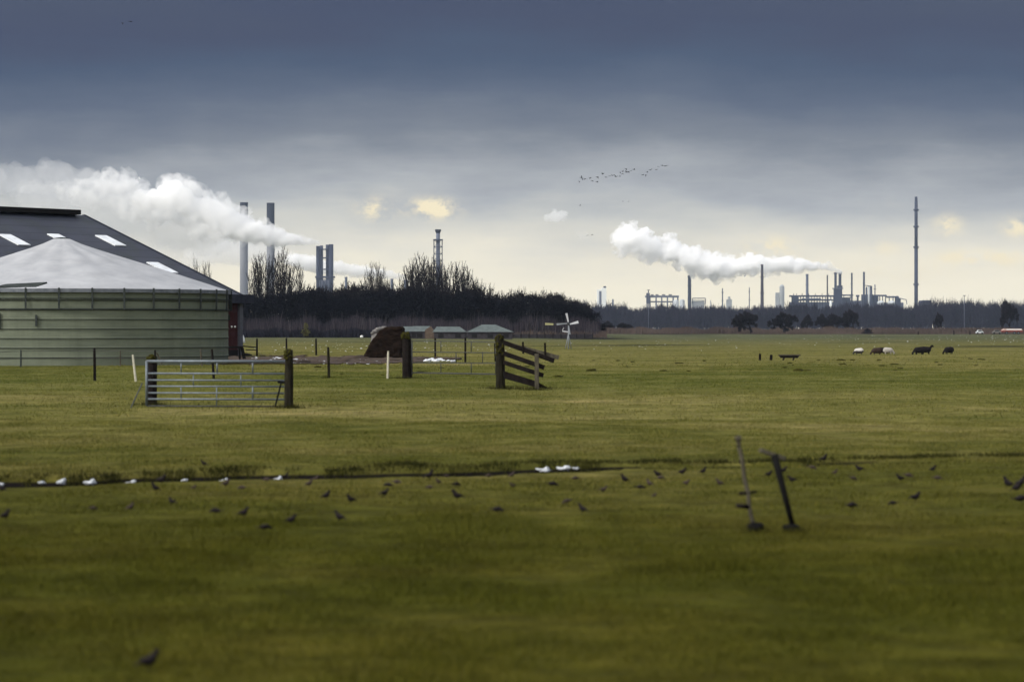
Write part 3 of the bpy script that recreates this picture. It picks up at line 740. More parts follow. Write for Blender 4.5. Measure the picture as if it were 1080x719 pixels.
# black metal trestle beside barn
tb = gnd(250, 379.5)
t = thing('trestle', tb, 'black slanting-legged trestle standing at the foot of the red barn wall', 'trestle')
Yt = tb.y
def zt(py): return H + (HY - py) / FP * Yt
def xt(px): return (px - CX) / FP * Yt
mb = MB(); mb.bar((xt(240), Yt, zt(366)), (xt(256.5), Yt, zt(366)), .25, .13); mb.build('beam', M['iron'], t)
for a_, b_ in ((240, 239.5), (252.5, 253), (255.3, 258)):
    mb = MB(); mb.bar((xt(a_), Yt - .02, zt(366.8)), (xt(b_), Yt - .02, 0), .10, .12 if a_ < 255 else .2); mb.build('leg', M['iron'], t)
mb = MB(); mb.bar((xt(256), Yt + .1, zt(364.8)), (xt(271), Yt + .1, zt(366.5)), .06, .07); mb.bar((xt(259), Yt + .1, zt(369)), (xt(271), Yt + .1, zt(369)), .06, .06); mb.build('rail', M['iron'], t)
mb = MB(); l = lump_mesh(71, .4, 12); q_ = gnd(260, 375.5)
mb.add([(v[0] * .42 + q_.x, v[1] * .3 + q_.y, v[2] * .45 + .05) for v in l.v], l.f)
tag(mb.build('dark_heap', M['plinth'], None, q_, smooth=True), 'low black heap on the ground between the trestle and the first wire post', 'heap')

# ------------------------------------------------------------------ gates and posts
def round_post(name, px0, py0, px1, py1, wpx, m, label, cat='post', group=None, moss=0.0, Y=None, n=10):
    """py0 foot, py1 top"""
    Y = Y or gY(py0); f = at(px0, py0, Y); tp = at(px1, py1, Y); f.z = hgt(f.x, f.y) - .06; r = wpx * mpp(Y) / 2
    mb = MB(); d = tp - f; segs = 7; vs = []
    for k in range(segs + 1):
        t = k / segs; c = f + d * t
        rr = r * (1.06 - .1 * t) * (1 if k < segs else .86)
        for i in range(n):
            a = 2 * PI * i / n; w = 1 + .09 * mnoise.noise(Vector((math.cos(a) * 1.5 + px0, math.sin(a) * 1.5, t * 3)))
            vs.append((c.x + rr * w * math.cos(a), c.y + rr * w * math.sin(a), c.z + (0 if k < segs else r * .1 * math.sin(3 * a))))
    fs = [(k * n + i, k * n + (i + 1) % n, (k + 1) * n + (i + 1) % n, (k + 1) * n + i) for k in range(segs) for i in range(n)]
    fs.append(tuple(segs * n + i for i in range(n))); mb.add(vs, fs)
    if not moss:
        o = mb.build(name, m, None, (f.x, f.y, 0)); tag(o, label, cat, group); return o
    t_ = thing(name, (f.x, f.y, 0), label, cat, group)
    mb.build('shaft', m, t_)
    mm = MB(); mr_ = random.Random(int(px0))
    for i in range(46):                      # moss cushions on the head and down the weather side
        a = mr_.uniform(PI * .75, PI * 1.75); s = mr_.random() ** 1.7 * moss
        c = tp - d.normalized() * (s * d.length); rad = r * (0.98 if s > .03 else mr_.uniform(0, .8))
        rr = r * mr_.uniform(.18, .34); l = lump_mesh(mr_.random() * 90, .7, 6)
        mm.add([(v[0] * rr + c.x + rad * math.cos(a), v[1] * rr + c.y + rad * math.sin(a), v[2] * rr * 1.5 + c.z) for v in l.v], l.f)
    mm.build('moss', M['moss'], t_, smooth=True)
    return t_

G1 = 'heavy posts of the galvanised gate'
round_post('gate_post', 160, 427, 160.5, 375, 10.5, M['darkwood'], 'black wooden gate post at the hinge end of the galvanised gate', 'gate post', moss=.12)
round_post('gate_post', 304.5, 430.5, 305, 369, 9.0, M['post'], 'thick wooden post with yellow moss beside the latch of the galvanised gate', 'gate post', moss=.16)
# galvanised field gate
Ya, Yb2 = gY(428.0), gY(429.5)
Yg = (Ya + Yb2) / 2 - .25
def gp(px, py): return at(px, py, Yg)
gate = thing('field_gate', Vector((gp(228, 0).x, Yg, 0)), 'galvanised seven-bar field gate between a black post and a mossy post', 'gate')
rt = .026
rails = [(381.2, 1.35), (394, 1), (401, .85), (407.5, .85), (414.5, .85), (421.0, .95), (428.3, .7)]
for py, kk in rails:
    mb = MB(); mb.tube(gp(154.5, py - .3), gp(303.5, py + (.2 if py > 390 else .0)), rt * kk, n=8)
    mb.build('rail', M['galv'] if py < 425 else M['galvdark'], gate, smooth=True)
for px in (154.6, 303.6):
    mb = MB(); mb.tube(gp(px, 380.5), gp(px, 427.5), .033, n=8); mb.build('stile', M['galv'], gate, smooth=True)
for px, a_, b_ in ((191, 381, 394), (191, 407, 421), (204, 394, 407), (229, 381, 394), (228.5, 407, 428), (254, 394, 407), (266.5, 381, 394), (266.5, 407, 421)):
    mb = MB(); mb.tube(gp(px, a_), gp(px, b_), .018 if px not in (229, 266.5) else .024, n=6); mb.build('brace', M['galv'], gate, smooth=True)
mb = MB(); mb.tube(gp(290.5, 430) + Vector((0, -.2, 0)), gp(297, 403) + Vector((0, -.08, 0)), .022, n=6); mb.tube(gp(293, 402.5) + Vector((0, -.08, 0)), gp(302, 403.5) + Vector((0, -.06, 0)), .035, n=6)
mb.build('latch_prop', M['iron'], gate)
Ys = gY(430)
mb = MB(); mb.tube(at(138, 430, Ys), at(150, 404, Ys + .5), .018, n=6); tag(mb.build('leaning_rod', M['galvdark'], None, at(138, 430, Ys)), 'thin grey rod leaning in the grass left of the galvanised gate', 'rod')
round_post('stake', 143.5, 402.5, 140, 374, 2.4, M['palewood'], 'white leaning stake in the grass beside the galvanised gate', 'stake', n=6)
mb = MB(); q_ = gY(400); mb.tube(at(165.3, 372, q_), at(171, 384, q_), .03, n=5); tag(mb.build('broken_stick', M['greywood'], None, at(168, 378, q_)), 'short pale stick leaning against the top of the black gate post', 'stick')
GP = 'wire fence posts along the silo'
round_post('fence_post', 100, 402, 99.5, 367, 3.0, M['darkwood'], 'tall thin dark fence post before the silo, left of the white stake', 'fence post', GP, n=7)
round_post('fence_post', 225.5, 399.5, 223.5, 368, 2.7, M['darkwood'], 'thin dark fence post seen through the galvanised gate at the silo corner', 'fence post', GP, n=7)
round_post('fence_post', 22, 387, 22, 369, 1.8, M['strap'], 'short thin post close to the silo wall at the left edge', 'fence post', GP, n=6)
round_post('fence_post', 75, 385.5, 74.5, 370, 1.7, M['strap'], 'short thin post close to the silo wall below its peak', 'fence post', GP, n=6)
round_post('fence_post', 127, 386, 127, 369.5, 1.4, M['greywood'], 'short faint grey post close to the silo wall left of the white stake', 'fence post', GP, n=6)
round_post('fence_post', 213, 386, 211.5, 367.5, 1.8, M['greywood'], 'short greyish post close to the silo wall behind the galvanised gate', 'fence post', GP, n=6)
round_post('fence_post', 164, 388, 163.5, 369, 2.2, M['darkwood'], 'short dark post rising just behind the black gate post', 'fence post', GP, n=6)
wf = MB()
pts_w = [(-30, 389.5), (22, 386.5), (75, 385.8), (127, 386), (164, 386.5), (213, 386.2), (240, 386)]
for (a_, ya), (b_, yb) in zip(pts_w, pts_w[1:]):
    Pa, Pb = gnd(a_, ya), gnd(b_, yb)
    for hz in (.42, .8):
        wf.tube(Pa + Vector((0, 0, hz)), Pb + Vector((0, 0, hz)), .012, n=4)
tag(wf.build('fence_wire', M['wire'], None, gnd(22, 386.5)), 'two thin wires strung low across the foot of the silo', 'wire')
GY = 'fence posts beyond the mud strip'
round_post('fence_post', 271, 375.5, 271, 357, 2.0, M['darkwood'], 'thin dark post just right of the black trestle, before the far wood', 'fence post', GY, n=6)
round_post('fence_post', 302.2, 371, 302, 356.5, 1.9, M['darkwood'], 'thin dark post rising right above the mossy gate post', 'fence post', GY, n=6)
round_post('fence_post', 333.5, 374.5, 333.3, 357, 2.0, M['darkwood'], 'thin dark post between the mossy gate post and the brown heap', 'fence post', GY, n=6)
round_post('fence_post', 347, 399, 346, 366, 2.9, M['post'], 'brown rough post standing in grass midway between the two gates', 'fence post', n=7)
round_post('stake', 408.8, 399, 409.5, 370, 2.3, M['palewood'], 'white thin stake in front of the brown heap', 'stake', n=6)
GB = 'posts behind the right gate'
round_post('fence_post', 459, 377, 459, 356.5, 2.0, M['darkwood'], 'dark post behind the right gate, directly left of the snow heap end', 'fence post', GB, n=6)
round_post('fence_post', 490.8, 382, 490.8, 356, 2.2, M['darkwood'], 'dark post behind the right gate, right of the snow heap', 'fence post', GB, n=6)

# right gate
round_post('gate_post', 429.5, 399, 429, 351.5, 9.8, M['darkwood'], 'thick dark gate post next to the brown heap', 'gate post', moss=.10)
round_post('gate_post', 528, 410, 527.5, 353.5, 9.5, M['post'], 'thick mossy gate post where the slanting rail wing starts', 'gate post', moss=.35)
Y1 = gY(399); Y2 = gY(408)
def rp(px, py):
    t = (px - 434) / (524 - 434); return at(px, py, Y1 + (Y2 - Y1) * t)
g2 = thing('field_gate', Vector((rp(479, 395).x, rp(479, 395).y, 0)), 'thin dull tube gate hanging between two thick posts near the brown heap', 'gate')
for ya, yb, rr in ((359.2, 360.8, .018), (371, 372, .020), (382.5, 383, .020), (393, 394.5, .030)):
    mb = MB(); mb.tube(rp(434.5, ya), rp(523, yb), rr, n=6); mb.build('rail', M['galvdark'], g2, smooth=True)
for px in (434.6, 523):
    mb = MB(); mb.tube(rp(px, 358.5), rp(px, 395.5), .028, n=6); mb.build('stile', M['galvdark'], g2, smooth=True)
for px, a_, b_ in ((465, 360, 371), (465, 382, 393), (481, 371, 382), (497, 360, 371), (497, 383, 394), (509, 371, 383)):
    mb = MB(); mb.tube(rp(px, a_), rp(px, b_), .02, n=6); mb.build('brace', M['galvdark'], g2, smooth=True)
mb = MB(); mb.tube(rp(522.5, 362), rp(523, 381), .05, n=6); mb.build('hinge_chain', M['iron'], g2)

# rail wing
Yw = gY(410.5)
wing = thing('rail_wing', at(550, 410, Yw) * 1.0, 'dark plank fence wing slanting down from the mossy gate post', 'fence')
wing.location.z = 0
def wp(px, py, dy=0.0): return at(px, py, Yw + dy)
for a_, b_, hgt_, n_ in (((531, 361), (584.5, 380.5), .15, 'rail'), ((531, 372.5), (574, 387.5), .15, 'rail'), ((531, 382), (573, 395.8), .14, 'rail')):
    mb = MB(); mb.bar(wp(*a_, .12), wp(*b_, -.25), .05, hgt_); mb.build(n_, M['darkwood'], wing, bevel=.006)
mb = MB(); mb.prism([wp(531, 391, .14), wp(566, 402, -.13), wp(579, 409.5, -.2), wp(566, 408.5, -.13), wp(531, 399, .14)], (0, .05, 0)); mb.build('kick_board', M['darkwood'], wing)
mb = MB(); mb.bar(wp(566, 373, -.3), at(566.3, 411, Yw - .3), .13, .14); mb.build('end_post', M['greywood'], wing, bevel=.008)
# a second, paler wing behind
Yv = gY(402)
w2 = thing('rail_wing', Vector((at(570, 0, Yv).x, Yv, 0)), 'paler brown single-rail fence behind the dark plank wing', 'fence')
def vp(px, py, dy=0.0): return at(px, py, Yv + dy)
mb = MB(); mb.bar(vp(534, 362.5), vp(589.5, 377), .05, .16); mb.build('rail', M['greywood'], w2, bevel=.006)
for px, a_, b_ in ((551.5, 360.5, 373), (574.8, 361.5, 378.5)):
    mb = MB(); mb.bar(vp(px, a_, -.06), vp(px + .3, b_, -.06), .07, .075); mb.build('post', M['darkwood'], w2)

# ------------------------------------------------------------------ brown straw heap
Yh = gY(378)
hp = [(383, 378), (386, 371), (391, 361), (397, 353), (403, 347.5), (408, 345), (416, 345.2), (424.5, 345), (424.8, 352), (424, 362), (423, 372), (423, 379)]
mb = MB(); mb.prism([at(a_, b_, Yh) for a_, b_ in hp], (0, 2.6, 0))
heap = mb.mesh('straw_heap')
hm = subdiv_remesh(heap, .09, ((.5, .28), (.15, .14)))
hm.materials.clear(); hm.materials.append(M['hay'])
c = at(404, 378, Yh); c.z = 0
for v in hm.vertices: v.co -= c
o = bpy.data.objects.new('straw_heap', hm); COL.objects.link(o); o.location = c
tag(o, 'dark brown straw heap, rounded on the left and cut sheer on the right', 'straw heap')
mb = MB()
for i, (px, py, s) in enumerate(((396, 349.5, .26), (400, 347.5, .28), (405, 346, .24), (394, 351.5, .2))):
    q_ = at(px, py, Yh + 3.4); l = lump_mesh(i + 9, .6, 10)
    mb.add([(v[0] * s + q_.x, v[1] * s + q_.y, v[2] * s + q_.z) for v in l.v], l.f)
mb.tube(at(397, 349, Yh + 3.5), Vector((at(397, 0, Yh + 3.5).x, Yh + 3.5, 0)), .3, .5, n=8); mb.tube(at(404, 348, Yh + 3.5), Vector((at(404, 0, Yh + 3.5).x, Yh + 3.5, 0)), .3, .5, n=8)
tag(mb.build('rubble_heap', M['stone'], None, Vector((at(400, 0, Yh + 3.4).x, Yh + 3.4, 0)), smooth=True), 'pale grey heap peeping out behind the left shoulder of the brown heap', 'heap')

# ------------------------------------------------------------------ sheds behind
def shed(x0, x1, yr0, ye, yb, Y, ridge0, ridge1, label, hip=False, tan=False):
    """x0..x1 eave extents, ridge from ridge0 to ridge1 at row yr0, eave row ye, base row yb"""
    dep = 7.0
    a_, b_ = at(x0, ye, Y), at(x1, ye, Y); rz = at(0, yr0, Y).z; ez = a_.z
    t = thing('shed', Vector(((a_.x + b_.x) / 2, Y + dep / 2, 0)), label, 'shed', 'low sheds with green-grey roofs')
    ra, rb = Vector((at(ridge0, 0, Y).x, Y + dep / 2, rz)), Vector((at(ridge1, 0, Y).x, Y + dep / 2, rz))
    P = [Vector((a_.x, Y, ez)), Vector((b_.x, Y, ez)), Vector((b_.x, Y + dep, ez)), Vector((a_.x, Y + dep, ez)), ra, rb]
    mb = MB(); mb.add(P, [(0, 1, 5, 4), (2, 3, 4, 5), (1, 2, 5), (3, 0, 4), (0, 3, 2, 1)]); mb.build('roof', M['shedroof'], t)
    i = .3
    mb = MB(); mb.box(((a_.x + b_.x) / 2, Y + dep / 2, ez / 2 - .06), (b_.x - a_.x - 2 * i, dep - 2 * i, ez - .02), None); mb.build('wall', M['shedwall'], t)
    nwin = max(2, int((x1 - x0) / 14))
    for kx in range(nwin):
        x = a_.x + (b_.x - a_.x) * (kx + .5) / nwin
        mb = MB(); mb.box((x, Y + i - .02, ez * .45), (1.0, .06, ez * .55)); mb.build('door' if kx == 0 else 'window', M['plinth'], t)
    if tan:
        x = b_.x - .9
        mb = MB(); mb.prism([Vector((x - 1, Y - .06, .05)), Vector((x + .8, Y - .06, .05)), Vector((x + .8, Y - .06, ez)), Vector((x + .1, Y - .06, ez + 1.0)), Vector((x - 1, Y - .06, ez + .3))], (0, .2, 0)); mb.build('gable', M['shedtan'], t)
    return t
shed(424, 441, 344.2, 349.5, 356.5, 540, 424, 434, 'smallest low shed with pale green roof just right of the brown heap')
shed(437, 459, 343.8, 349.5, 356.8, 530, 434.5, 452.5, 'low green-roofed shed with a small tan gable at its right end', tan=True)
shed(456, 492, 344.4, 350, 357, 525, 460, 484.5, 'long low green-roofed shed seen above the right gate')
shed(492, 542, 342.2, 350, 356.5, 520, 508, 522.5, 'wide hipped green-roofed shed directly above the mossy gate post', hip=True)
# low dark plank fence along the field edge
fb = thing('plank_fence', Vector((at(560, 0, 560).x, 560, 0)), 'long low dark plank fence from the sheds to below the wind pump', 'fence')
p0_, p1_ = at(430, 353, 555), at(625, 353, 565)
mb = MB(); mb.bar(Vector((p0_.x, 555, .42)), Vector((p1_.x, 565, .42)), .08, .8); mb.build('board_panel', M['shedwall'], fb)
for i in range(24):
    c = Vector((p0_.x + (p1_.x - p0_.x) * i / 23, 555 + 10 * i / 23 - .12, .5)); mb = MB(); mb.box(c, (.14, .12, 1.0)); mb.build('post', M['darkwood'], fb)

# ------------------------------------------------------------------ wind pump
Yp = gY(368)
wpn = thing('wind_pump', Vector((at(599.5, 0, Yp).x, Yp, 0)), 'small white four-bladed wind pump standing in the field before the wood', 'wind pump')
def pp_(px, py, dy=0.0): return at(px, py, Yp + dy)
hubp = pp_(599.5, 341.5)
mb = MB(); mb.tube(Vector((hubp.x, Yp, -.1)), hubp + Vector((0, 0, .1)), .06, .045, n=8)
for s_ in (-1, 1): mb.tube(Vector((hubp.x + s_ * .30, Yp + .2, -.05)), Vector((hubp.x, Yp, (HY - 352) / FP * Yp + H)), .035, n=5)
mb.build('post', M['vanegrey'], wpn, smooth=True)
mb = MB(); mb.ball(hubp + Vector((0, -.12, 0)), .14, 10, 8); mb.build('hub', M['galvdark'], wpn, smooth=True)
def vane(p0, p1, w0, w1, m, name, dy):
    p0 = Vector(p0); p1 = Vector(p1); d = (p1 - p0).normalized(); w0 *= .6; w1 *= .68; s_ = d.cross(Vector((0, 1, 0))).normalized() + Vector((0, .25, 0))
    mb = MB(); mb.prism([p0 + s_ * w0 + Vector((0, dy, 0)), p1 + s_ * w1 + Vector((0, dy, 0)), p1 - s_ * w1 + Vector((0, dy, 0)), p0 - s_ * w0 + Vector((0, dy, 0))], (0, .03, 0)); return mb.build(name, m, wpn)
vane(pp_(599.3, 339.5), pp_(597.3, 330.3), .10, .16, M['vane'], 'blade', -.15)
vane(pp_(601, 341.8), pp_(610, 339.5), .10, .20, M['vane'], 'blade', -.15)
vane(pp_(598, 341), pp_(587, 342), .08, .15, M['vanegrey'], 'blade', -.15)
vane(pp_(599.8, 343.5), pp_(600.8, 352.5), .08, .13, M['vanegrey'], 'blade', -.15)
mb = MB(); mb.tube(hubp + Vector((0, .15, 0)), pp_(582, 341.7, .6), .025, n=5); mb.build('tail_boom', M['galvdark'], wpn)
vane(pp_(583.8, 341.9), pp_(575, 341.5), .14, .16, M['vaneyellow'], 'tail_vane', .55)
mb = MB(); mb.bar(pp_(593, 349), pp_(599, 350), .05, .12); mb.tube(pp_(593, 348), pp_(595, 345.5), .03, n=5); mb.build('bracket', M['vane'], wpn)

# ------------------------------------------------------------------ sheep
def sheep_mesh(graze=True):
    mb = MB()
    mb.ball((0, 0, .50), .24, 14, 10, (1.75, 1.0, 1.02)); mb.ball((-.18, 0, .52), .235, 12, 8, (1.2, 1.0, 1.05)); mb.ball((.2, 0, .50), .22, 12, 8, (1.2, 1, 1.05))
    if graze:
        mb.tube((.34, 0, .55), (.52, 0, .33), .12, .085, 8); mb.ball((.57, 0, .25), .085, 10, 8, (1.0, .8, 1.45)); mb.tube((.58, 0, .24), (.62, 0, .12), .07, .045, 8)
        e = Vector((.55, 0, .33))
    else:
        mb.tube((.32, 0, .55), (.50, 0, .76), .12, .085, 8); mb.ball((.54, 0, .80), .085, 10, 8, (1.4, .85, 1.0)); mb.tube((.56, 0, .79), (.70, 0, .73), .07, .045, 8)
        e = Vector((.48, 0, .84))
    for s_ in (-1, 1):
        mb.tube(e + Vector((0, s_ * .05, 0)), e + Vector((-.03, s_ * .17, -.02)), .03, .018, 6)
        for x in (-.26, .25):
            mb.tube((x, s_ * .12, .36), (x + (.03 if x < 0 else 0), s_ * .11, .20), .06, .038, 6); mb.tube((x + (.03 if x < 0 else 0), s_ * .11, .21), (x, s_ * .11, 0), .036, .032, 6)
    mb.tube((-.40, 0, .58), (-.46, 0, .38), .045, .03, 6)
    me = mb.mesh('sheep'); out_ = subdiv_remesh(me, .022, ((.06, .02),)); return out_
sm = {}
def sheep(px, py, rot, kind, graze, scale, label):
    key = (kind, graze)
    if key not in sm:
        m_ = sheep_mesh(graze); m_.materials.clear(); m_.materials.append(M[kind]); sm[key] = m_
    o = bpy.data.objects.new('sheep', sm[key]); COL.objects.link(o); p = gnd(px, py); o.location = (p.x, p.y, hgt(p.x, p.y) - .15); o.rotation_euler = (0, 0, rot); o.scale = (scale * .84, scale * .84, scale * .9)
    tag(o, label, 'sheep', 'sheep grazing on the far pasture')
# a white-backed sheep with dark belly
def twotone():
    m, nt, b = new_mat('white_back_dark_belly'); b.inputs['Roughness'].default_value = 1
    tc = nt.nodes.new('ShaderNodeTexCoord'); s_ = nt.nodes.new('ShaderNodeSeparateXYZ'); nt.links.new(tc.outputs['Object'], s_.inputs[0])
    n = nt.nodes.new('ShaderNodeTexNoise'); n.inputs['Scale'].default_value = 6; nt.links.new(tc.outputs['Object'], n.inputs['Vector'])
    v = mathn(nt, 'ADD', s_.outputs['Z'], mathn(nt, 'MULTIPLY', mathn(nt, 'SUBTRACT', n.outputs['Fac'], .5), .18))
    r_ = ramp(nt, [(.44, (.03, .027, .027)), (.52, (.44, .42, .39))]); nt.links.new(v, r_.inputs[0]); nt.links.new(r_.outputs[0], b.inputs['Base Color']); return m
M['pied'] = twotone()
sheep(906, 373.6, PI * .9, 'pied', True, .92, 'white-backed sheep with dark belly, alone left of the other sheep')
sheep(925, 374, PI, 'fleecebr', True, 1.0, 'dark brown sheep with head down at the left of the trio')
sheep(930.5, 373, .5, 'fleeceb', True, .95, 'black sheep standing between the brown and the white sheep')
sheep(936.5, 373.4, 0, 'fleecew', True, .98, 'cream white sheep on the right side of the trio')
sheep(969.5, 373.8, PI * 1.05, 'fleeceb', True, 1.08, 'black sheep grazing, left one of the dark pair')
sheep(976.5, 373.2, .15, 'fleeceb', False, 1.08, 'black sheep with raised head, right one of the dark pair')
sheep(1001, 373.3, PI * 1.1, 'fleeceb', True, 1.05, 'black sheep standing alone right of the others')

# ------------------------------------------------------------------ stumps and low trough in the far field
round_post('stump', 801.5, 380, 801.5, 373, 2.6, M['darkwood'], 'short dark stump post, left one beside the low trough', 'post', 'pair of stump posts', n=7)
round_post('stump', 813, 380, 813.5, 374, 3.0, M['darkwood'], 'short dark stump post next to the low trough', 'post', 'pair of stump posts', n=7)
Yq = gY(380)
tr = thing('feed_trough', Vector((at(832, 0, Yq).x, Yq, 0)), 'low dark feeding trough on short legs in the far field', 'trough')
def tq(px, py, dy=0.0): return at(px, py, Yq + dy)
mb = MB(); mb.prism([tq(821.5, 374.2), tq(844, 374.2), tq(841.5, 377.4), tq(824, 377.4)], (0, .5, 0)); mb.build('basin', M['darkwood'], tr)
mb = MB(); mb.bar(tq(821, 374.3, -.03), tq(844.5, 374.3, -.03), .05, .08); mb.build('rim', M['greywood'], tr)
for px in (827, 837.5):
    mb = MB(); mb.bar(tq(px, 377), tq(px - 1.5, 380.4), .4, .07); mb.build('leg', M['darkwood'], tr)

# ------------------------------------------------------------------ leaning poles in the foreground
Yk = gY(561)
def kp(px, py, dy=0.0): return at(px, py, Yk + dy)
t = thing('leaning_pole', Vector((kp(795, 0).x, Yk, 0)), 'slender brown leaning pole with two short cross pegs low down', 'pole', 'leaning poles in the near grass')
mb = MB(); segs = 10; a_, b_ = kp(795.5, 562), kp(778.5, 462)
for k_ in range(segs):
    j0 = .006 * math.sin(k_ * 1.9); j1 = .006 * math.sin((k_ + 1) * 1.9)
    mb.tube(a_.lerp(b_, k_ / segs) + Vector((j0, 0, 0)), a_.lerp(b_, (k_ + 1) / segs) + Vector((j1, 0, 0)), .021, .021, n=9, cap=(k_ in (0, segs - 1)))
mb.build('shaft', M['greywood'], t, smooth=True)
mb = MB(); mb.tube(kp(779, 465), kp(778.3, 459.5), .030, .034, n=9); mb.build('pole_head', M['greywood'], t, smooth=True)
mb = MB(); mb.tube(kp(779.5, 520.5, -.03), kp(798, 518.0, .02), .017, .012, n=7); mb.build('peg', M['darkwood'], t, smooth=True)
mb = MB(); mb.tube(kp(777, 533, -.04), kp(789.5, 534.2, .0), .022, .026, n=7); mb.build('peg', M['darkwood'], t, smooth=True)
mb = MB(); l = lump_mesh(33, .7, 14, .4); mb.add([(v[0] * .085 + kp(796.5, 0).x, v[1] * .07 + Yk, v[2] * .075 + .045) for v in l.v], l.f); mb.build('foot', M['iron'], t, smooth=True)
t = thing('leaning_pole', Vector((kp(838, 0).x, Yk, 0)), 'thick black leaning pole with a grey crossbar on top', 'pole', 'leaning poles in the near grass')
mb = MB(); mb.tube(kp(838, 562), kp(816.5, 479), .026, .038, n=10); mb.build('shaft', M['iron'], t, smooth=True)
mb = MB(); mb.bar(kp(801.5, 474.5, -.02), kp(827.5, 483.5, .04), .075, .040); mb.build('crossbar', M['greywood'], t, bevel=.006)
mb = MB(); l = lump_mesh(37, .6, 14, .4); mb.add([(v[0] * .085 + kp(834.5, 0).x, v[1] * .07 + Yk, v[2] * .07 + .045) for v in l.v], l.f)
mb.bar(kp(830, 557.5, -.03), kp(848, 560.5, .02), .07, .045); mb.build('foot', M['iron'], t, smooth=True)

# ------------------------------------------------------------------ birds on the grass
def bird_mesh(pose):
    mb = MB()
    if pose == 'up':      # alert, body tilted up, tail low
        mb.ball((0, 0, .052), .028, 12, 8, (1.55, .95, .95)); mb.ball((.022, 0, .066), .024, 10, 8, (1.1, 1, 1.1)); mb.tube((.03, 0, .07), (.045, 0, .092), .018, .014, 8)
        mb.ball((.049, 0, .098), .0165, 10, 8, (1.15, .95, 1)); mb.tube((.062, 0, .098), (.082, 0, .096), .0055, .0015, 6)
        mb.prism([(-.03, -.012, .050), (-.085, -.016, .030), (-.085, .016, .030), (-.03, .012, .050)], (0, 0, .008))
    else:                 # head down, pecking
        mb.ball((0, 0, .055), .028, 12, 8, (1.65, .95, .92)); mb.ball((.026, 0, .052), .023, 10, 8, (1.15, 1, 1)); mb.tube((.035, 0, .05), (.056, 0, .036), .018, .013, 8)
        mb.ball((.060, 0, .032), .0155, 10, 8, (1.15, .95, 1)); mb.tube((.070, 0, .027), (.084, 0, .014), .005, .0015, 6)
        mb.prism([(-.035, -.012, .058), (-.092, -.016, .066), (-.092, .016, .066), (-.035, .012, .058)], (0, 0, .008))
    for s_ in (-1, 1):
        mb.ball((-.012, s_ * .021, .057), .022, 10, 6, (1.9, .32, .72))
        mb.tube((.002, s_ * .011, .036), (.004, s_ * .011, .0), .0035, .003, 5); mb.tube((-.004, s_ * .011, .001), (.016, s_ * .013, .001), .003, .002, 5)
    me = mb.mesh('bird'); return subdiv_remesh(me, .0042)
bm_ = {}
for pose in ('up', 'down'):
    for mk in ('bird', 'birdbrown'):
        me = bird_mesh(pose); me.materials.clear(); me.materials.append(M[mk]); bm_[pose, mk] = me
B = [(2, 520, 1, 0), (6, 550, 1.1, 0), (98, 539, .8, 1), (138, 539, .9, 1), (163, 519, 1.1, 0), (170, 512, 1.35, 0), (181, 534, .95, 0), (227, 543, 1.1, 0), (257, 545, 1.15, 0), (280, 562.5, 1.15, 0), (307, 555, 1.1, 0), (238, 514, 1.05, 1), (255, 517, .9, 1), (281, 510, .9, 1), (204, 517, .7, 1), (215, 495, .9, 0),
     (301, 504, .9, 0), (326.5, 513, 1.0, 1), (333, 503.5, .9, 1), (344.5, 529, 1.1, 0), (370, 532, 1.1, 0), (357.5, 552, 1.15, 0), (409, 515, 1.0, 0), (419, 512.5, 1.05, 1), (405, 526, 1.05, 0), (453, 507, 1.25, 0), (453, 517, .85, 1), (462, 512, .8, 1), (481.5, 515, 1, 0), (482, 528.5, 1.3, 0), (525, 545, 1.15, 0), (515, 504.5, .9, 1), (540, 503.5, .9, 1), (541, 515.5, .8, 1), (471, 505, .8, 1),
     (583, 515, 1.15, 0), (607, 507, .9, 1), (598, 533.5, 1.0, 1), (614, 543.5, 1.05, 0), (636, 521, .9, 1), (658, 509.5, 1.15, 0), (675.5, 518, 1.0, 0), (684.5, 514, .95, 1), (694, 502.5, 1.05, 0), (697, 506.5, .9, 1), (719.5, 501, 1.1, 0), (723.5, 513, .9, 1), (742, 500, 1.0, 0), (759, 513.5, 1.0, 1), (690, 526, .6, 1),
     (810.5, 505, 1.0, 0), (826, 500, 1.0, 0), (836, 511, 1.1, 0), (856.5, 497, 1.0, 1), (869, 485.5, 1.2, 0), (881, 503.5, .8, 1), (899.5, 509, .9, 1), (907, 500.5, 1.1, 0), (950, 509.5, 1.05, 0), (958, 506, 1.0, 1), (984, 500.5, .95, 0), (989, 508, 1.0, 1), (899, 537.5, 1.15, 0), (941.5, 534, .95, 0), (965, 529, 1.25, 0), (1062, 515, 1.4, 0), (1077, 514, 1.4, 0), (1073, 520, 1.25, 0), (1077.5, 532, 1.5, 0), (157, 706, 1.25, 0)]
zones = [(0, 300, 'below the snow scraps'), (300, 560, 'left of the bright snow pair'), (560, 790, 'left of the leaning poles'), (790, 1030, 'right of the leaning poles'), (1030, 1090, 'in the dense cluster at the right picture edge')]
ORD = ['first', 'second', 'third', 'fourth', 'fifth', 'sixth', 'seventh', 'eighth', 'ninth', 'tenth', 'eleventh', 'twelfth', 'thirteenth', 'fourteenth', 'fifteenth', 'sixteenth']
rows = {}
for i, b_ in enumerate(B):
    for zi, z in enumerate(zones):
        if z[0] <= b_[0] < z[1]: break
    row = 0 if b_[1] > 523 else 1
    if zi == 4: row = 0
    if b_[1] > 600: zi, row = 9, 0
    rows.setdefault((zi, row), []).append(i)
lab = {}
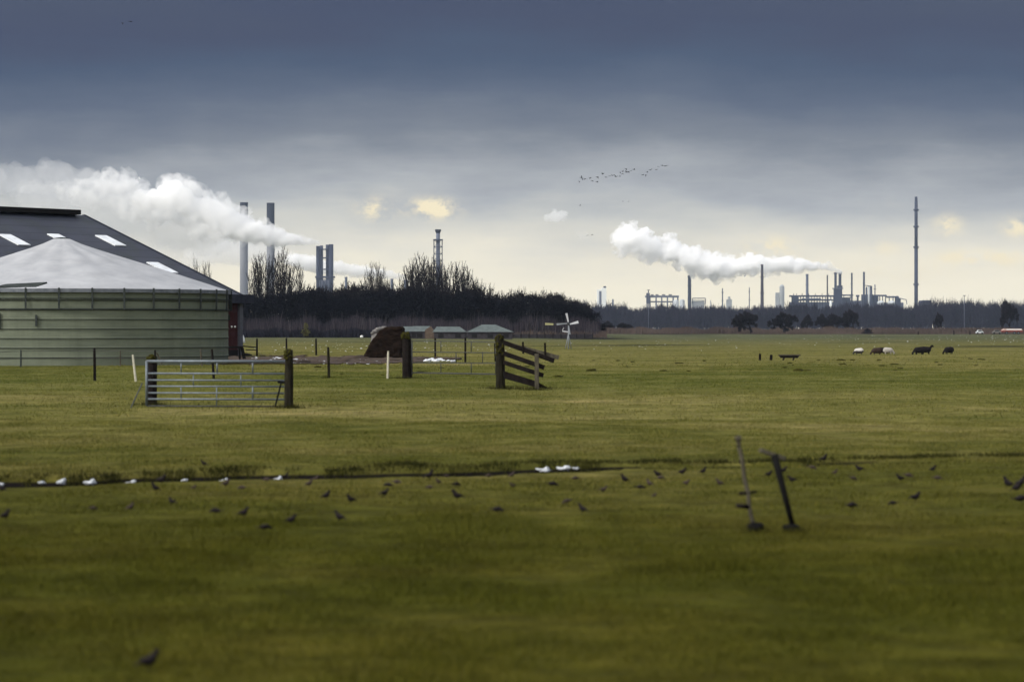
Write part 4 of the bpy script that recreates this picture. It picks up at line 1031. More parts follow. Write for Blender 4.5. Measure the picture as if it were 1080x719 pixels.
for (zi, row), ids in rows.items():
    ids.sort(key=lambda i: B[i][0])
    for n_, i in enumerate(ids):
        tone = 'brownish' if B[i][3] else 'dark'
        if zi == 9: lab[i] = 'dark blurred bird nearest the camera, alone at the bottom left'
        elif zi == 4: lab[i] = '%s bird from the left %s' % (ORD[n_], zones[zi][2])
        else: lab[i] = '%s bird, %s from left in %s row %s' % (tone, ORD[n_], 'nearer' if row == 0 else 'farther', zones[zi][2])
br_ = random.Random(12)
for i, (px, py, s_, brown) in enumerate(B):
    pose = 'up' if br_.random() < .68 else 'down'
    o = bpy.data.objects.new('bird', bm_[pose, 'birdbrown' if brown else 'bird']); COL.objects.link(o)
    p = gnd(px, py); o.location = (p.x, p.y, hgt(p.x, p.y) + .012)
    side = 0 if br_.random() < .62 else PI
    o.rotation_euler = (0, br_.uniform(-.25, .1), side + br_.uniform(-.6, .6)); k_ = s_ * .84; o.scale = (k_, k_, k_ * 1.05)
    tag(o, lab[i], 'bird', 'birds feeding on the grass')

# flying birds
def fly_mesh(up):
    mb = MB(); mb.ball((0, 0, 0), .06, 8, 6, (2.6, .9, .8)); mb.tube((.12, 0, .01), (.30, 0, .02), .035, .02, 6); mb.ball((.31, 0, .02), .035, 8, 6, (1.4, 1, 1))
    mb.prism([(-.12, -.04, 0), (-.26, -.06, 0), (-.26, .06, 0), (-.12, .04, 0)], (0, 0, .015))
    for s_ in (-1, 1):
        z1, z2 = up * .16, up * .30 - .06
        mb.prism([(.08, s_ * .04, .01), (.10, s_ * .30, z1), (.0, s_ * .62, z2), (-.06, s_ * .60, z2), (-.05, s_ * .28, z1), (-.08, s_ * .04, .01)], (0, 0, .014))
    return mb.mesh('bird', M['birdsky'])
fm_ = [fly_mesh(1), fly_mesh(-.5), fly_mesh(.35)]
def fc(x, y): return (600 + x / 9.0, 160 + y / 9.0)
fl = [(100, 282), (122, 248), (130, 258), (157, 257), (204, 247), (225, 280), (272, 240), (270, 283), (322, 213), (354, 244), (385, 232), (416, 228), (448, 238), (486, 236), (488, 196), (512, 190), (543, 163), (545, 196), (565, 190), (588, 184), (620, 172), (512, 210), (703, 222), (734, 222), (745, 197), (775, 176), (832, 172), (850, 145), (885, 130)]
ff = random.Random(8)
def flyer(px, py, size, label, group, Y=420):
    o = bpy.data.objects.new('bird', ff.choice(fm_)); COL.objects.link(o); o.location = at(px, py, Y + ff.uniform(-12, 12)); o.rotation_euler = (ff.uniform(-.3, .3), ff.uniform(-.2, .2), PI + ff.uniform(-.4, .9)); o.scale = (size,) * 3
    tag(o, label, 'bird', group)
for x, y_ in fl: flyer(*fc(x, y_), ff.uniform(.55, .85), 'tiny dark bird flying inside the long slanting line above the steam', 'flock of birds flying in a line')
flyer(*fc(914, 137), 1.15, 'darkest bird, flying at the right tip of the slanting flock', 'flock of birds flying in a line')
flyer(129.5, 24.4, .85, 'left bird of the pair high in the dark sky', 'pair of birds high up'); flyer(138, 23.2, 1.1, 'right bird of the pair high in the dark sky', 'pair of birds high up')
flyer(657, 212.5, .45, 'left bird of the faint pair flying below the slanting flock', 'faint pair below the flock'); flyer(663, 212.5, .45, 'right bird of the faint pair flying below the slanting flock', 'faint pair below the flock')
flyer(612, 216.8, .5, 'single faint bird flying below the left end of the flock', 'stray birds')
flyer(620, 248, .5, 'left bird of the faint pair flying left of the big steam lobe', 'faint pair beside the steam'); flyer(625, 247.5, .6, 'right bird of the faint pair flying left of the big steam lobe', 'faint pair beside the steam')

# ------------------------------------------------------------------ trees
def bare_tree(seed, h, up=.35, spread=1.0, trunk_frac=.22, depth=5, kids=(3, 4), droop=0.0, thick=1.0, mintw=.020):
    r = random.Random(seed); tr_, cr = MB(), MB()
    def grow(p, d, L_, rad, dep):
        nseg = 3; cur = Vector(p); dd = Vector(d); pr = rad
        target = tr_ if dep >= depth - 0 else cr
        pts = []
        for s_ in range(nseg):
            dd = (dd + Vector((r.gauss(0, .10), r.gauss(0, .10), up * .12 - droop * .1))).normalized()
            nxt = cur + dd * (L_ / nseg); nr = max(mintw * .7, pr * .86)
            target.tube(cur, nxt, max(pr, mintw), max(nr, mintw * .8), n=5 if dep >= depth - 1 else 3, cap=False)
            cur = nxt; pr = nr; pts.append((cur.copy(), dd.copy(), pr))
        if dep == 0: return
        for k_ in range(r.randint(*kids) + (1 if dep <= 2 else 0)):
            q_, qd, qr = pts[r.choice((1, 2, 2)) if dep < depth else r.choice((0, 1, 2))] if k_ else pts[-1]
            ang = r.uniform(.25, .62) * spread * (0.5 if k_ == 0 else 1); az = r.uniform(0, 2 * PI)
            a_ = qd.orthogonal().normalized(); b_ = qd.cross(a_)
            nd = (qd * math.cos(ang) + (a_ * math.cos(az) + b_ * math.sin(az)) * math.sin(ang) + Vector((0, 0, up * .30))).normalized()
            grow(q_, nd, L_ * r.uniform(.62, .86), qr * r.uniform(.5, .72), dep - 1)
    grow((0, 0, -.1), (0, 0, 1), h * trunk_frac, h * .018 * thick, depth)
    zmax = max(v[2] for v in cr.v); k_ = h / zmax
    for mb in (tr_, cr): mb.v = [(v[0] * k_, v[1] * k_, v[2] * k_) for v in mb.v]
    return tr_, cr
def fan_tree(seed, h, wid, nst):
    # several slim stems fanning from a short bole, each feathered with steep twigs
    r = random.Random(seed); tr_, cr = MB(), MB()
    fork = h * r.uniform(.10, .16); tr_.tube((0, 0, -.1), (0, 0, fork), h * .024, h * .02, n=7, cap=False)
    def twig(p, d, L_, rad, dep):
        cur = Vector(p); d = Vector(d)
        for q_ in range(3):
            d = (d + Vector((r.gauss(0, .09), r.gauss(0, .09), .10))).normalized(); nx = cur + d * L_ / 3
            cr.tube(cur, nx, max(.036, rad * (1 - q_ * .25)), max(.03, rad * (.75 - q_ * .25)), n=3, cap=False); cur = nx
            if dep:
                for k_ in range(2):
                    a_ = d.orthogonal().normalized(); b_ = d.cross(a_); az = r.uniform(0, 2 * PI); an = r.uniform(.3, .6)
                    twig(cur, (d * math.cos(an) + (a_ * math.cos(az) + b_ * math.sin(az)) * math.sin(an) + Vector((0, 0, .25))).normalized(), L_ * r.uniform(.35, .6), rad * .5, dep - 1)
    for i in range(nst):
        az = r.uniform(0, 2 * PI); out = wid * math.sqrt(r.random()) * .5; top = h * (1 - .30 * (out / (wid * .5)) ** 2) * r.uniform(.84, 1.0)
        p0 = Vector((0, 0, fork * r.uniform(.5, 1))); e = Vector((math.cos(az) * out, math.sin(az) * out, top)); n_ = 9; prev = p0; rad0 = h * r.uniform(.007, .011)
        for k_ in range(1, n_ + 1):
            t = k_ / n_; q_ = p0.lerp(e, t); q_.x = e.x * t ** .62 + r.gauss(0, .05); q_.y = e.y * t ** .62 + r.gauss(0, .05)
            ra, rb = max(.045, rad0 * (1 - .85 * (t - 1 / n_))), max(.036, rad0 * (1 - .85 * t))
            (tr_ if k_ <= 2 else cr).tube(prev, q_, ra, rb, n=4, cap=False)
            if k_ >= 3:
                dd = (q_ - prev).normalized()
                for j in range(2):
                    a2 = r.uniform(0, 2 * PI); an = r.uniform(.28, .62); x_ = dd.orthogonal().normalized(); y_ = dd.cross(x_)
                    twig(q_, (dd * math.cos(an) + (x_ * math.cos(a2) + y_ * math.sin(a2)) * math.sin(an)).normalized(), h * r.uniform(.07, .14), .03, 1)
            prev = q_
    return tr_, cr
def needle_tree(seed, h, w):
    r = random.Random(seed); nr = np.random.default_rng(seed); tr_ = MB(); tr_.tube((0, 0, -.1), (0, 0, h * .8), h * .02, h * .006, n=6)
    cl = []
    for i in range(46):
        t = r.uniform(.12, 1); a_ = r.uniform(0, 2 * PI); rad = w * (0.25 + .8 * math.sin(PI * min(1, t * .9 + .08))) * math.sqrt(r.random()) * .55
        cl.append((rad * math.cos(a_), rad * math.sin(a_), h * (t * .94)))
    mb = MB()
    for cxx, cyy, czz in cl:
        s_ = r.uniform(.4, .85) * w * .24
        for j in range(34):
            c = Vector((cxx, cyy, czz)) + Vector(nr.normal(0, 1, 3)) * s_ * Vector((1, 1, .8)).length / 2.1
            if c.z > h * 1.02: continue
            n1 = Vector(nr.normal(0, 1, 3)).normalized(); a_ = n1.orthogonal().normalized(); b_ = n1.cross(a_); q_ = r.uniform(.14, .34) * (h / 10)
            mb.add([c + a_ * q_, c + b_ * q_ * .6, c - a_ * q_, c - b_ * q_ * .6], [(0, 1, 2, 3)])
    for i in range(150):          # protruding sprays so the outline is ragged
        cxx, cyy, czz = r.choice(cl); d = (Vector((cxx, cyy, max(0, (czz - h * .5)) * .8 + 1.2)).normalized() + Vector(nr.normal(0, .3, 3))).normalized()
        p0 = Vector((cxx, cyy, czz)); mb.tube(p0, p0 + d * r.uniform(.4, 1.2) * w * .24, .07 * h / 10, .02, n=3, cap=False)
    return tr_, mb
def tree_proto(name, pair, mt, mc, label, cat, group=None):
    t = thing(name, (0, 0, 0), label, cat, group); pair[0].build('trunk', mt, t); pair[1].build('crown', mc, t); return t
protos = {}
first_used = set()
def plant(key, p, scale, rotz, label, group=None, sx=1.0):
    pr = protos[key]
    o = pr if key not in first_used else copy_tree(pr)
    first_used.add(key)
    o.location = p; o.rotation_euler = (0, 0, rotz); o.scale = (scale * sx, scale * sx, scale); o['label'] = label
    if group: o['group'] = group
    return o
for s_ in range(3): protos['pop%d' % s_] = tree_proto('bare_tree', fan_tree(20 + s_, 19, 5.6, 12), M['bark'], M['twigdark'], 'x', 'tree')
for s_ in range(2): protos['wil%d' % s_] = tree_proto('bare_tree', fan_tree(40 + s_, 16, 8.5, 19), M['bark'], M['twigdark'], 'x', 'tree')
for s_ in range(2): protos['thorn%d' % s_] = tree_proto('thorn_tree', bare_tree(60 + s_, 9, up=.05, spread=1.7, trunk_frac=.13, depth=5, kids=(3, 5), mintw=.07, thick=1.4), M['twigdark'], M['twigdark'], 'x', 'tree')
for s_ in range(5): protos['con%d' % s_] = tree_proto('evergreen_tree', needle_tree(80 + s_, 10, 6.0), M['bark'], M['needles'], 'x', 'tree')

rt_ = random.Random(31)
def topline(px):     # upper outline of the dark wood in the photograph
    pts = [(240, 317), (262, 312), (300, 310), (330, 304), (360, 307), (400, 304), (430, 306), (470, 307), (505, 307), (525, 312), (560, 310), (590, 314), (610, 319), (625, 328), (634, 340), (642, 350)]
    for (a_, ya), (b_, yb) in zip(pts, pts[1:]):
        if a_ <= px <= b_: return ya + (yb - ya) * (px - a_) / (b_ - a_)
    return 320
cnt = 0
for row, (Y, sp_, dyp) in enumerate(((655, 10.5, 1.5), (675, 11.5, -2.5), (700, 12.5, -2))):
    px = 236 + row * 4
    while px < 637:
        hgt_ = (HY - topline(px) - dyp * rt_.uniform(.3, 1.3)) / FP * Y + H
        p = Vector(((px - CX) / FP * Y, Y + rt_.uniform(-4, 4), 0))
        if hgt_ > 1.5:
            far_ = px > 470
            plant('con%d' % rt_.randrange(5), p, max(.25, hgt_ / 10.1 * rt_.uniform(.88, 1.04)), rt_.uniform(0, 6), 'black evergreen packed into the right half of the dark wood' if far_ else 'black evergreen packed into the left half of the dark wood',
                  'evergreens of the dark wood, right half' if far_ else 'evergreens of the dark wood, left half', sx=rt_.uniform(.8, 1.0))
        px += sp_ * rt_.uniform(.8, 1.2)
# bare trees rising out of it
bt = [(207, 276, 'pop0', .5, 'thin bare treetop just above the lower barn roof edge'), (217, 277, 'pop1', .5, 'second thin bare treetop just above the lower barn roof edge'),
      (269, 276, 'pop2', .8, 'bare tree right beside the left tall stack'), (277, 268, 'pop1', .75, 'bare tree in front of the right tall stack'), (288, 272, 'pop0', .8, 'bare tree just right of the right tall stack'),
      (299, 267, 'pop2', .95, 'tallest bare tree of the cluster right of the two tall stacks'), (311, 278, 'pop1', .8, 'lowest right bare tree of the cluster by the tall stacks'),
      (387, 287, 'pop0', .8, 'lower bare tree left of the spire-shaped one'), (396, 277, 'pop1', .65, 'spire-shaped bare tree midway between the stack bundle and the lattice tower'), (404, 288, 'pop2', .7, 'lower bare tree right of the spire-shaped one'),
      (435, 277, 'wil0', .8, 'leftmost broad bare tree of the group around the lattice tower'), (446, 274, 'wil1', .85, 'broad bare tree just left of the lattice tower'), (456, 276, 'wil0', .7, 'broad bare tree overlapping the lattice tower foot'),
      (469, 280, 'wil1', .8, 'broad bare tree just right of the lattice tower'), (481, 280, 'wil0', .85, 'second broad bare tree right of the lattice tower'), (491, 287, 'wil1', .75, 'third broad bare tree right of the lattice tower'), (502, 297, 'wil0', .6, 'smallest bare tree at the right end of the lattice tower group')]
for px, py, key, sx, lb in bt:
    Y = 690 if px > 230 else 640; hgt_ = (HY - py) / FP * Y + H; base_h = 19 if key.startswith('pop') else 16
    plant(key, Vector(((px - CX) / FP * Y, Y, 0)), hgt_ / base_h, rt_.uniform(0, 6), lb, 'bare trees above the dark wood', sx=sx)
# small bare tops poking through the dark wood
px = 322.0
while px < 622:
    Y = 668; ht = (HY - topline(px) + rt_.uniform(1.5, 6.5 if px < 520 else 4.0)) / FP * Y + H; key = rt_.choice(('pop0', 'pop1', 'pop2', 'wil0', 'wil1'))
    plant(key, Vector(((px - CX) / FP * Y, Y, 0)), ht / (19 if key[0] == 'p' else 16), rt_.uniform(0, 6), 'small bare treetop poking through the dark wood left of the sheds' if px < 430 else 'small bare treetop poking through the dark wood above or right of the sheds',
          'bare tops in the dark wood, left' if px < 430 else 'bare tops in the dark wood, right', sx=rt_.uniform(.9, 1.3))
    px += rt_.uniform(5, 12)
# lone dark trees at the far field edge
Yf = 950
for px, py, key, sx, lb in ((793, 327.5, 'thorn0', 1.15, 'flat-topped dark thorn tree at the far field edge, left of its neighbour'), (827, 328.5, 'thorn1', 1.25, 'round dark thorn tree at the far field edge, right of the flat-topped one')):
    plant(key, Vector(((px - CX) / FP * Yf, Yf, 0)), ((HY - py) / FP * Yf + H) / 9, 1.3, lb, 'dark thorn trees at the field edge', sx=sx)
Ye = 1120
for px, py, sx, lb in ((851, 331, .7, 'small dark tree immediately right of the round thorn tree'), (868, 330, .8, 'middle one of the three small dark trees right of the thorn trees'), (883, 330, .8, 'dark tree just left of the tall dark tree below the refinery'), (901, 325.5, .7, 'tall dark tree below the thin refinery flare'), (990, 329, .45, 'narrow dark tree below and right of the tall mast'), (1065, 315, .45, 'tall dark tree above the red and white trailer'), (655, 340, 1.6, 'low dark thicket right of the dark wood end'), (640, 338, 1.2, 'low dark thicket touching the dark wood end')):
    plant('thorn%d' % rt_.randrange(2), Vector(((px - CX) / FP * Ye, Ye, 0)), ((HY - py) / FP * Ye + H) / 9, rt_.uniform(0, 6), lb, 'dark trees in front of the far wood', sx=sx)

# masses: far bare wood, scrub below the dark wood, reeds
def quads(px, Y, z0, h, w, lean, rngg):
    n = len(px); X = (px - CX) / FP * Y
    an = rngg.uniform(0, PI, n); dx = np.stack([np.cos(an) * w, np.sin(an) * w, 0 * w], 1) / 2
    P = np.stack([X, Y, z0], 1); la = rngg.uniform(0, 2 * PI, n)
    T = P + np.stack([np.cos(la) * lean * h, np.sin(la) * lean * h, h], 1)
    return np.stack([P - dx, P + dx, T + dx * .25, T - dx * .25], 1).reshape(-1, 4, 3)
def far_wood():
    Q = []
    n = 2400
    px = rng.uniform(590, 1290, n); Y = rng.uniform(2450, 2900, n)
    hh = 1.72 * np.array([14.6 + 2.2 * mnoise.noise(Vector((a_ * .035, 0, 0))) + 1.6 * mnoise.noise(Vector((a_ * .16, 4, 0))) + (2.0 if a_ > 965 else 0) - (1.2 if 660 < a_ < 830 else 0) for a_ in px]) * rng.uniform(.84, 1.05, n)
    Q.append(quads(px, Y, np.zeros(n), hh, rng.uniform(.4, .9, n), .02, rng))
    for k_ in range(34):          # limbs and twigs climbing each trunk
        t = rng.uniform(.05, .72, n); L_ = hh * (1 - t) * rng.uniform(.5, 1.0, n)
        Q.append(quads(px + rng.normal(0, .8, n), Y, hh * t, np.minimum(L_, 8), rng.uniform(.25, .9, n), rng.uniform(.1, .5, n), rng))
    Q = np.concatenate(Q); return Q.reshape(-1, 3)
V_ = far_wood(); o = raw_mesh('woods', V_, np.arange(len(V_)).reshape(-1, 4), M['farwood']); tag(o, 'blue-grey bare wood stretching along the whole right horizon', 'wood', kind='stuff')
def scrub(name, n, px0, px1, Y0, Y1, h0, h1, m, label, cat, w=(.05, .16)):
    px = rng.uniform(px0, px1, n); Y = rng.uniform(Y0, Y1, n)
    hv = rng.uniform(h0, h1, n) * np.array([1 + .45 * mnoise.noise(Vector((a_ * .06, 2, 0))) for a_ in px])
    V_ = quads(px, Y, np.zeros(n), hv, rng.uniform(*w, n), rng.uniform(0, .3, n), rng).reshape(-1, 3)
    o = raw_mesh(name, V_, np.arange(len(V_)).reshape(-1, 4), m); tag(o, label, cat, kind='stuff')
scrub('undergrowth', 26000, 236, 632, 610, 650, 1.6, 4.4, M['scrub'], 'grey-purple bare scrub along the foot of the dark wood', 'scrub', (.04, .13))
scrub('saplings', 900, 240, 632, 604, 612, 2.0, 5.5, M['scrubpale'], 'thin pale sapling stems in front of the grey-purple scrub', 'saplings', (.04, .10))
scrub('brambles', 6000, 250, 430, 596, 610, .8, 1.9, M['scrublow'], 'low dark bramble band in front of the grey scrub', 'brambles', (.08, .25))
scrub('reeds', 30000, 624, 1290, 960, 1090, 1.2, 2.3, M['reed'], 'reddish brown reed belt along the far edge of the field', 'reeds', (.08, .26))
scrub('reeds', 4200, 540, 640, 600, 640, .6, 1.5, M['reed'], 'reddish brown reeds behind the low plank fence', 'reeds', (.06, .2))
scrub('reed_litter', 9000, 780, 1290, 940, 962, .3, .9, M['reed'], 'low pale reed litter at the front of the reed belt', 'reeds', (.1, .3))

# small yellow-green shrub and pale spots before the wood
def leafy(name, px, py_top, Y, wpx, m, label, cat, seed, n=500, leaf=.09):
    r = random.Random(seed); p = Vector(((px - CX) / FP * Y, Y, 0)); h = (HY - py_top) / FP * Y + H; w = wpx * mpp(Y) / 2
    t = thing(name, p, label, cat); st = MB(); cr = MB()
    for k_ in range(7):
        a_ = r.uniform(0, 2 * PI); st.tube(p, p + Vector((math.cos(a_) * w * .5, math.sin(a_) * w * .5, h * r.uniform(.6, .95))), .04, .012, n=4, cap=False)
    for i in range(n):
        tt = r.uniform(.12, 1) ; rr = w * (1 - tt) ** .5 * math.sqrt(r.random()) * (.5 + .9 * abs(math.sin(tt * 7 + seed))); a_ = r.uniform(0, 2 * PI)
        c = p + Vector((rr * math.cos(a_), rr * math.sin(a_), h * tt)); d = Vector((r.gauss(0, 1), r.gauss(0, 1), r.gauss(0, 1))).normalized(); e = d.orthogonal().normalized()
        cr.add([c + d * leaf * 2, c + e * leaf, c - d * leaf * 2, c - e * leaf], [(0, 1, 2, 3)])
    st.build('stem', M['bark'], t); cr.build('foliage', m, t); return t
leafy('shrub', 322.5, 340.5, 590, 10, M['yellowbush'], 'small yellow-green shrub before the grey scrub, right of the mossy post', 'shrub', 5, 230, .08)
leafy('shrub', 915, 346.5, 930, 12, M['twigdark'], 'small dark shrub at the reed edge below the refinery', 'shrub', 6, 500, .12)
mb = MB(); l = lump_mesh(12, .8, 10); q_ = gnd(381.5, 356.5)
mb.add([(v[0] * .32 + q_.x, v[1] * .3 + q_.y, v[2] * .34 + .3) for v in l.v], l.f); tag(mb.build('pale_boulder', M['white'], None, q_, smooth=True), 'small white lump on far grass left of the brown heap', 'lump')

# lamp masts before the far wood
for px, py, Y, lb in ((684, 306, 1100, 'thin grey lamp mast before the far wood under the pipe platform'), (1017, 312, 1100, 'thin grey lamp mast before the far wood right of the tall mast')):
    p = Vector(((px - CX) / FP * Y, Y, 0)); tp = at(px, py, Y)
    t = thing('lamp_mast', p, lb, 'lamp mast', 'lamp masts before the far wood')
    mb = MB(); mb.tube(p, tp, .17, .12, n=8); mb.build('pole', M['plantmid'], t, smooth=True)
    mb = MB(); mb.box(tp + Vector((.0, -.1, .1)), (1.1, .5, .22)); mb.build('lamp_head', M['plantmid'], t)

# vehicles at the far right
def trailer(px0, px1, py0, py1, Y, label):
    p = at((px0 + px1) / 2, py1, Y); x0, x1 = at(px0, 0, Y).x, at(px1, 0, Y).x; z1 = at(0, py0, Y).z; z0 = .75; mid = z0 + (z1 - z0) * .5
    t = thing('trailer', Vector((p.x, Y, 0)), label, 'trailer')
    mb = MB(); mb.box(((x0 + x1) / 2, Y + 1.2, (z0 + mid) / 2), (x1 - x0, 2.4, mid - z0)); mb.build('lower_body', M['red'], t, bevel=.05)
    mb = MB(); c0 = Vector((x0, Y + .05, mid + .002)); mb.prism([Vector((x0 + .1, Y + .05, mid + .003)), Vector((x1 - .1, Y + .05, mid + .003)), Vector((x1 - .5, Y + .05, z1)), Vector((x0 + .9, Y + .05, z1))], (0, 2.3, 0)); mb.build('upper_body', M['orange'], t)
    mb = MB(); mb.box(((x0 * .42 + x1 * .58), Y + .02, mid + .12 + (z1 - mid) * .3), ((x1 - x0) * .72, .05, (z1 - mid) * .62)); mb.build('side_panel', M['white'], t)
    for x in (x0 + 1.6, x1 - 2.8, x1 - 1.5):
        mb = MB(); mb.tube((x, Y - .03, .48), (x, Y + .3, .48), .48, n=16); w = mb.build('wheel', M['rubber'], t, smooth=False)
        mb = MB(); mb.tube((x, Y - .06, .48), (x, Y - .028, .48), .24, n=12); mb.build('rim', M['galv'], w)
    return t
trailer(1056.5, 1079, 346.6, 351, 930, 'long red and white trailer parked at the far right field edge')
def far_car(px, py, Y, lw, m, label):
    p = Vector(((px - CX) / FP * Y, Y, 0)); k_ = lw / 4.3
    t = thing('parked_car', p, label, 'car', 'pale cars at the far field edge')
    prof = [(-2.1, .35), (-2.15, .8), (-1.5, .92), (-.9, 1.42), (.9, 1.45), (1.6, .98), (2.1, .9), (2.15, .35)]
    mb = MB(); mb.prism([p + Vector((a_ * k_, 0, b_)) for a_, b_ in prof], (0, 1.7, 0)); mb.build('body', m, t, bevel=.04)
    mb = MB(); mb.prism([p + Vector((a_ * k_, -.012, b_)) for a_, b_ in [(-1.3, .95), (-.8, 1.34), (.8, 1.36), (1.35, 1.0)]], (0, .01, 0)); mb.build('window', M['glassdark'], t)
    for x in (-1.35, 1.35):
        mb = MB(); mb.tube(p + Vector((x * k_, -.03, .32)), p + Vector((x * k_, .22, .32)), .32, n=14); mb.build('wheel', M['rubber'], t)
    return t
far_car(1033.5, 351.4, 926, 2.3, M['plantpale'], 'tiny white car at the reed edge, left of the other pale car')
far_car(1051.5, 351.2, 928, 2.8, M['stone'], 'tiny pale grey car just left of the red and white trailer')
for px, h_, lb in ((1005.5, 1.6, 'left'), (968, 1.6, 'far left'), (1022.5, 1.7, 'right')):
    pass
GE = 'posts at the far reed edge'
round_post('fence_post', 1006, 353, 1006, 348.5, 1.3, M['darkwood'], 'short dark post at the reed edge left of the thin lamp mast', 'fence post', GE, Y=880, n=6)
round_post('fence_post', 1023, 353, 1023, 349, 1.3, M['darkwood'], 'short dark post at the reed edge right of the thin lamp mast', 'fence post', GE, Y=880, n=6)
round_post('fence_post', 968.5, 353, 968.5, 349.5, 1.2, M['darkwood'], 'short dark post at the reed edge below the tall mast', 'fence post', GE, Y=880, n=6)

# ------------------------------------------------------------------ industry
def chimney(px, pyt, wpx, Y, m, label, name='chimney', taper=.85, top=None, group=None, collar=True, topband=0):
    p = Vector(((px - CX) / FP * Y, Y, 0)); zt_ = at(0, pyt, Y).z; r = wpx * mpp(Y) / 2
    t = thing(name, p, label, name.replace('_', ' '), group)
    zb = zt_ * (1 - topband)
    rb = r * (1 + (taper - 1) * (1 - topband))
    mb = MB(); mb.lathe([(r, 0), (rb, zb)], p, 24); mb.build('shaft', m, t, smooth=False)
    if topband:
        mb = MB(); mb.lathe([(rb * 1.02, zb + .02), (r * taper * 1.02, zt_)], p, 24); mb.build('top_band', top, t)
    if collar:
        mb = MB(); rc = r * taper
        mb.lathe([(rc * 1.18, zt_ - rc * .9), (rc * 1.18, zt_ + .02), (rc * .8, zt_ + .02)], p, 24, cap=False); mb.build('collar', top or m, t)
        for q_ in (.55, .8):
            mb = MB(); mb.lathe([(r * 1.02, zt_ * q_), (r * 1.16, zt_ * q_), (r * 1.16, zt_ * q_ + max(1.2, r * .2)), (r * 1.02, zt_ * q_ + max(1.2, r * .2))], p, 20, cap=False); mb.build('platform', top or m, t)
    return t
GT = 'pair of tall power station stacks'
chimney(257.3, 213.5, 8.8, 4080, M['stack'], 'tall pale stack with dark top, left of the pair', 'smokestack', .94, M['stacktop'], GT, False, .18)
chimney(285.4, 214, 8.6, 4080, M['stack'], 'tall pale stack with dark top, right of the pair', 'smokestack', .94, M['stacktop'], GT, False, .33)
# bundle of four flues on a frame
Yx = 3960
def xp(px, py, dy=0): return at(px, py, Yx + dy)
t = thing('flue_bundle', Vector((xp(343, 0).x, Yx, 0)), 'grey bundle of four boiler flues on a platform above the dark wood', 'power plant')
for px, pyt, w, dy in ((335.3, 259.5, 3.9, 0), (339.0, 259, 3.6, 8), (345.3, 258, 3.4, 8), (349.2, 257.8, 4.9, 0)):
    a_ = xp(px, pyt, dy); mb = MB(); mb.tube(Vector((a_.x, Yx + dy, 40)), a_, w * mpp(Yx) / 2, n=14); mb.build('flue', M['plant'], t, smooth=True)
for py in (263, 272, 284):
    mb = MB(); mb.bar(xp(336, py, 2), xp(350, py, 2), 6, 1.6); mb.build('tie', M['plant'], t)
mb = MB(); mb.box((xp(349, 0).x, Yx, xp(0, 258.5).z), (5.6, 5.6, 2.2)); mb.build('cap', M['plant'], t)
mb = MB(); mb.box((xp(342.7, 0).x, Yx + 4, xp(0, 292.2).z), (20.5 * mpp(Yx), 14, 2.6)); mb.box((xp(342.7, 0).x, Yx + 4, xp(0, 294.6).z), (19 * mpp(Yx), 13, 1.2)); mb.build('platform', M['plant'], t)
mb = MB(); mb.box((xp(342.7, 0).x, Yx + 4, xp(0, 296.3).z / 2 + 1), (17 * mpp(Yx), 12, xp(0, 296.3).z)); mb.build('boiler_house', M['plantmid'], t)
for px in (335, 338, 341, 344.4, 347.6, 350.5):
    mb = MB(); mb.bar(xp(px, 296, -2.6), xp(px, 330, -2.6), 1.2, 1.6); mb.build('column', M['plant'], t)
# lattice flare tower
Yl = 2700
def lp(px, py, dy=0): return at(px, py, Yl + dy)
t = thing('lattice_tower', Vector((lp(462, 0).x, Yl, 0)), 'grey lattice tower with a dark flared head behind bare trees', 'tower')
mb = MB(); mb.tube(Vector((lp(462, 0).x, Yl, 0)), lp(462, 243), 2.3, 1.9, n=14); mb.build('flue', M['plantmid'], t, smooth=True)
mb = MB()
w_ = 3.9
for sx in (-1, 1):
    for sy in (-1, 1): mb.tube((lp(462, 0).x + sx * w_, Yl + sy * w_, 0), (lp(462, 0).x + sx * w_, Yl + sy * w_, lp(0, 253).z), .34, n=5)
zt_ = lp(0, 253).z; nb_ = 13
for k_ in range(nb_ + 1):
    z = zt_ * k_ / nb_; z2 = zt_ * (k_ + 1) / nb_
    for sx, sy, tx, ty in ((-1, -1, 1, -1), (1, -1, 1, 1), (1, 1, -1, 1), (-1, 1, -1, -1)):
        A_, B_ = Vector((lp(462, 0).x + sx * w_, Yl + sy * w_, z)), Vector((lp(462, 0).x + tx * w_, Yl + ty * w_, z))
        mb.tube(A_, B_, .24, n=4)
        if k_ < nb_: mb.tube(A_, Vector((B_.x, B_.y, z2)), .16, n=4)
mb.build('lattice', M['plant'], t)
mb = MB(); mb.lathe([(1.9, lp(0, 246).z), (2.9, lp(0, 243.5).z), (2.9, lp(0, 242).z), (2.2, lp(0, 242).z)], Vector((lp(462, 0).x, Yl, 0)), 16); mb.build('head', M['stacktop'], t)
mb = MB(); mb.box((lp(462, 0).x, Yl, zt_), (9, 9, 1.1)); mb.build('platform', M['plant'], t)
# small units left
chimney(413.3, 294, 3.0, 4150, M['plantmid'], 'short grey chimney low between the spire tree and the lattice tower', taper=.95)
chimney(428, 295, 4.2, 4150, M['plantmid'], 'stubby grey tower at the right end of the low steam, left of the lattice tower', 'cooling_unit', .9)
chimney(365, 292, 3.4, 4300, M['plantmid'], 'faint grey chimney in the gap right of the flue bundle', taper=.8)

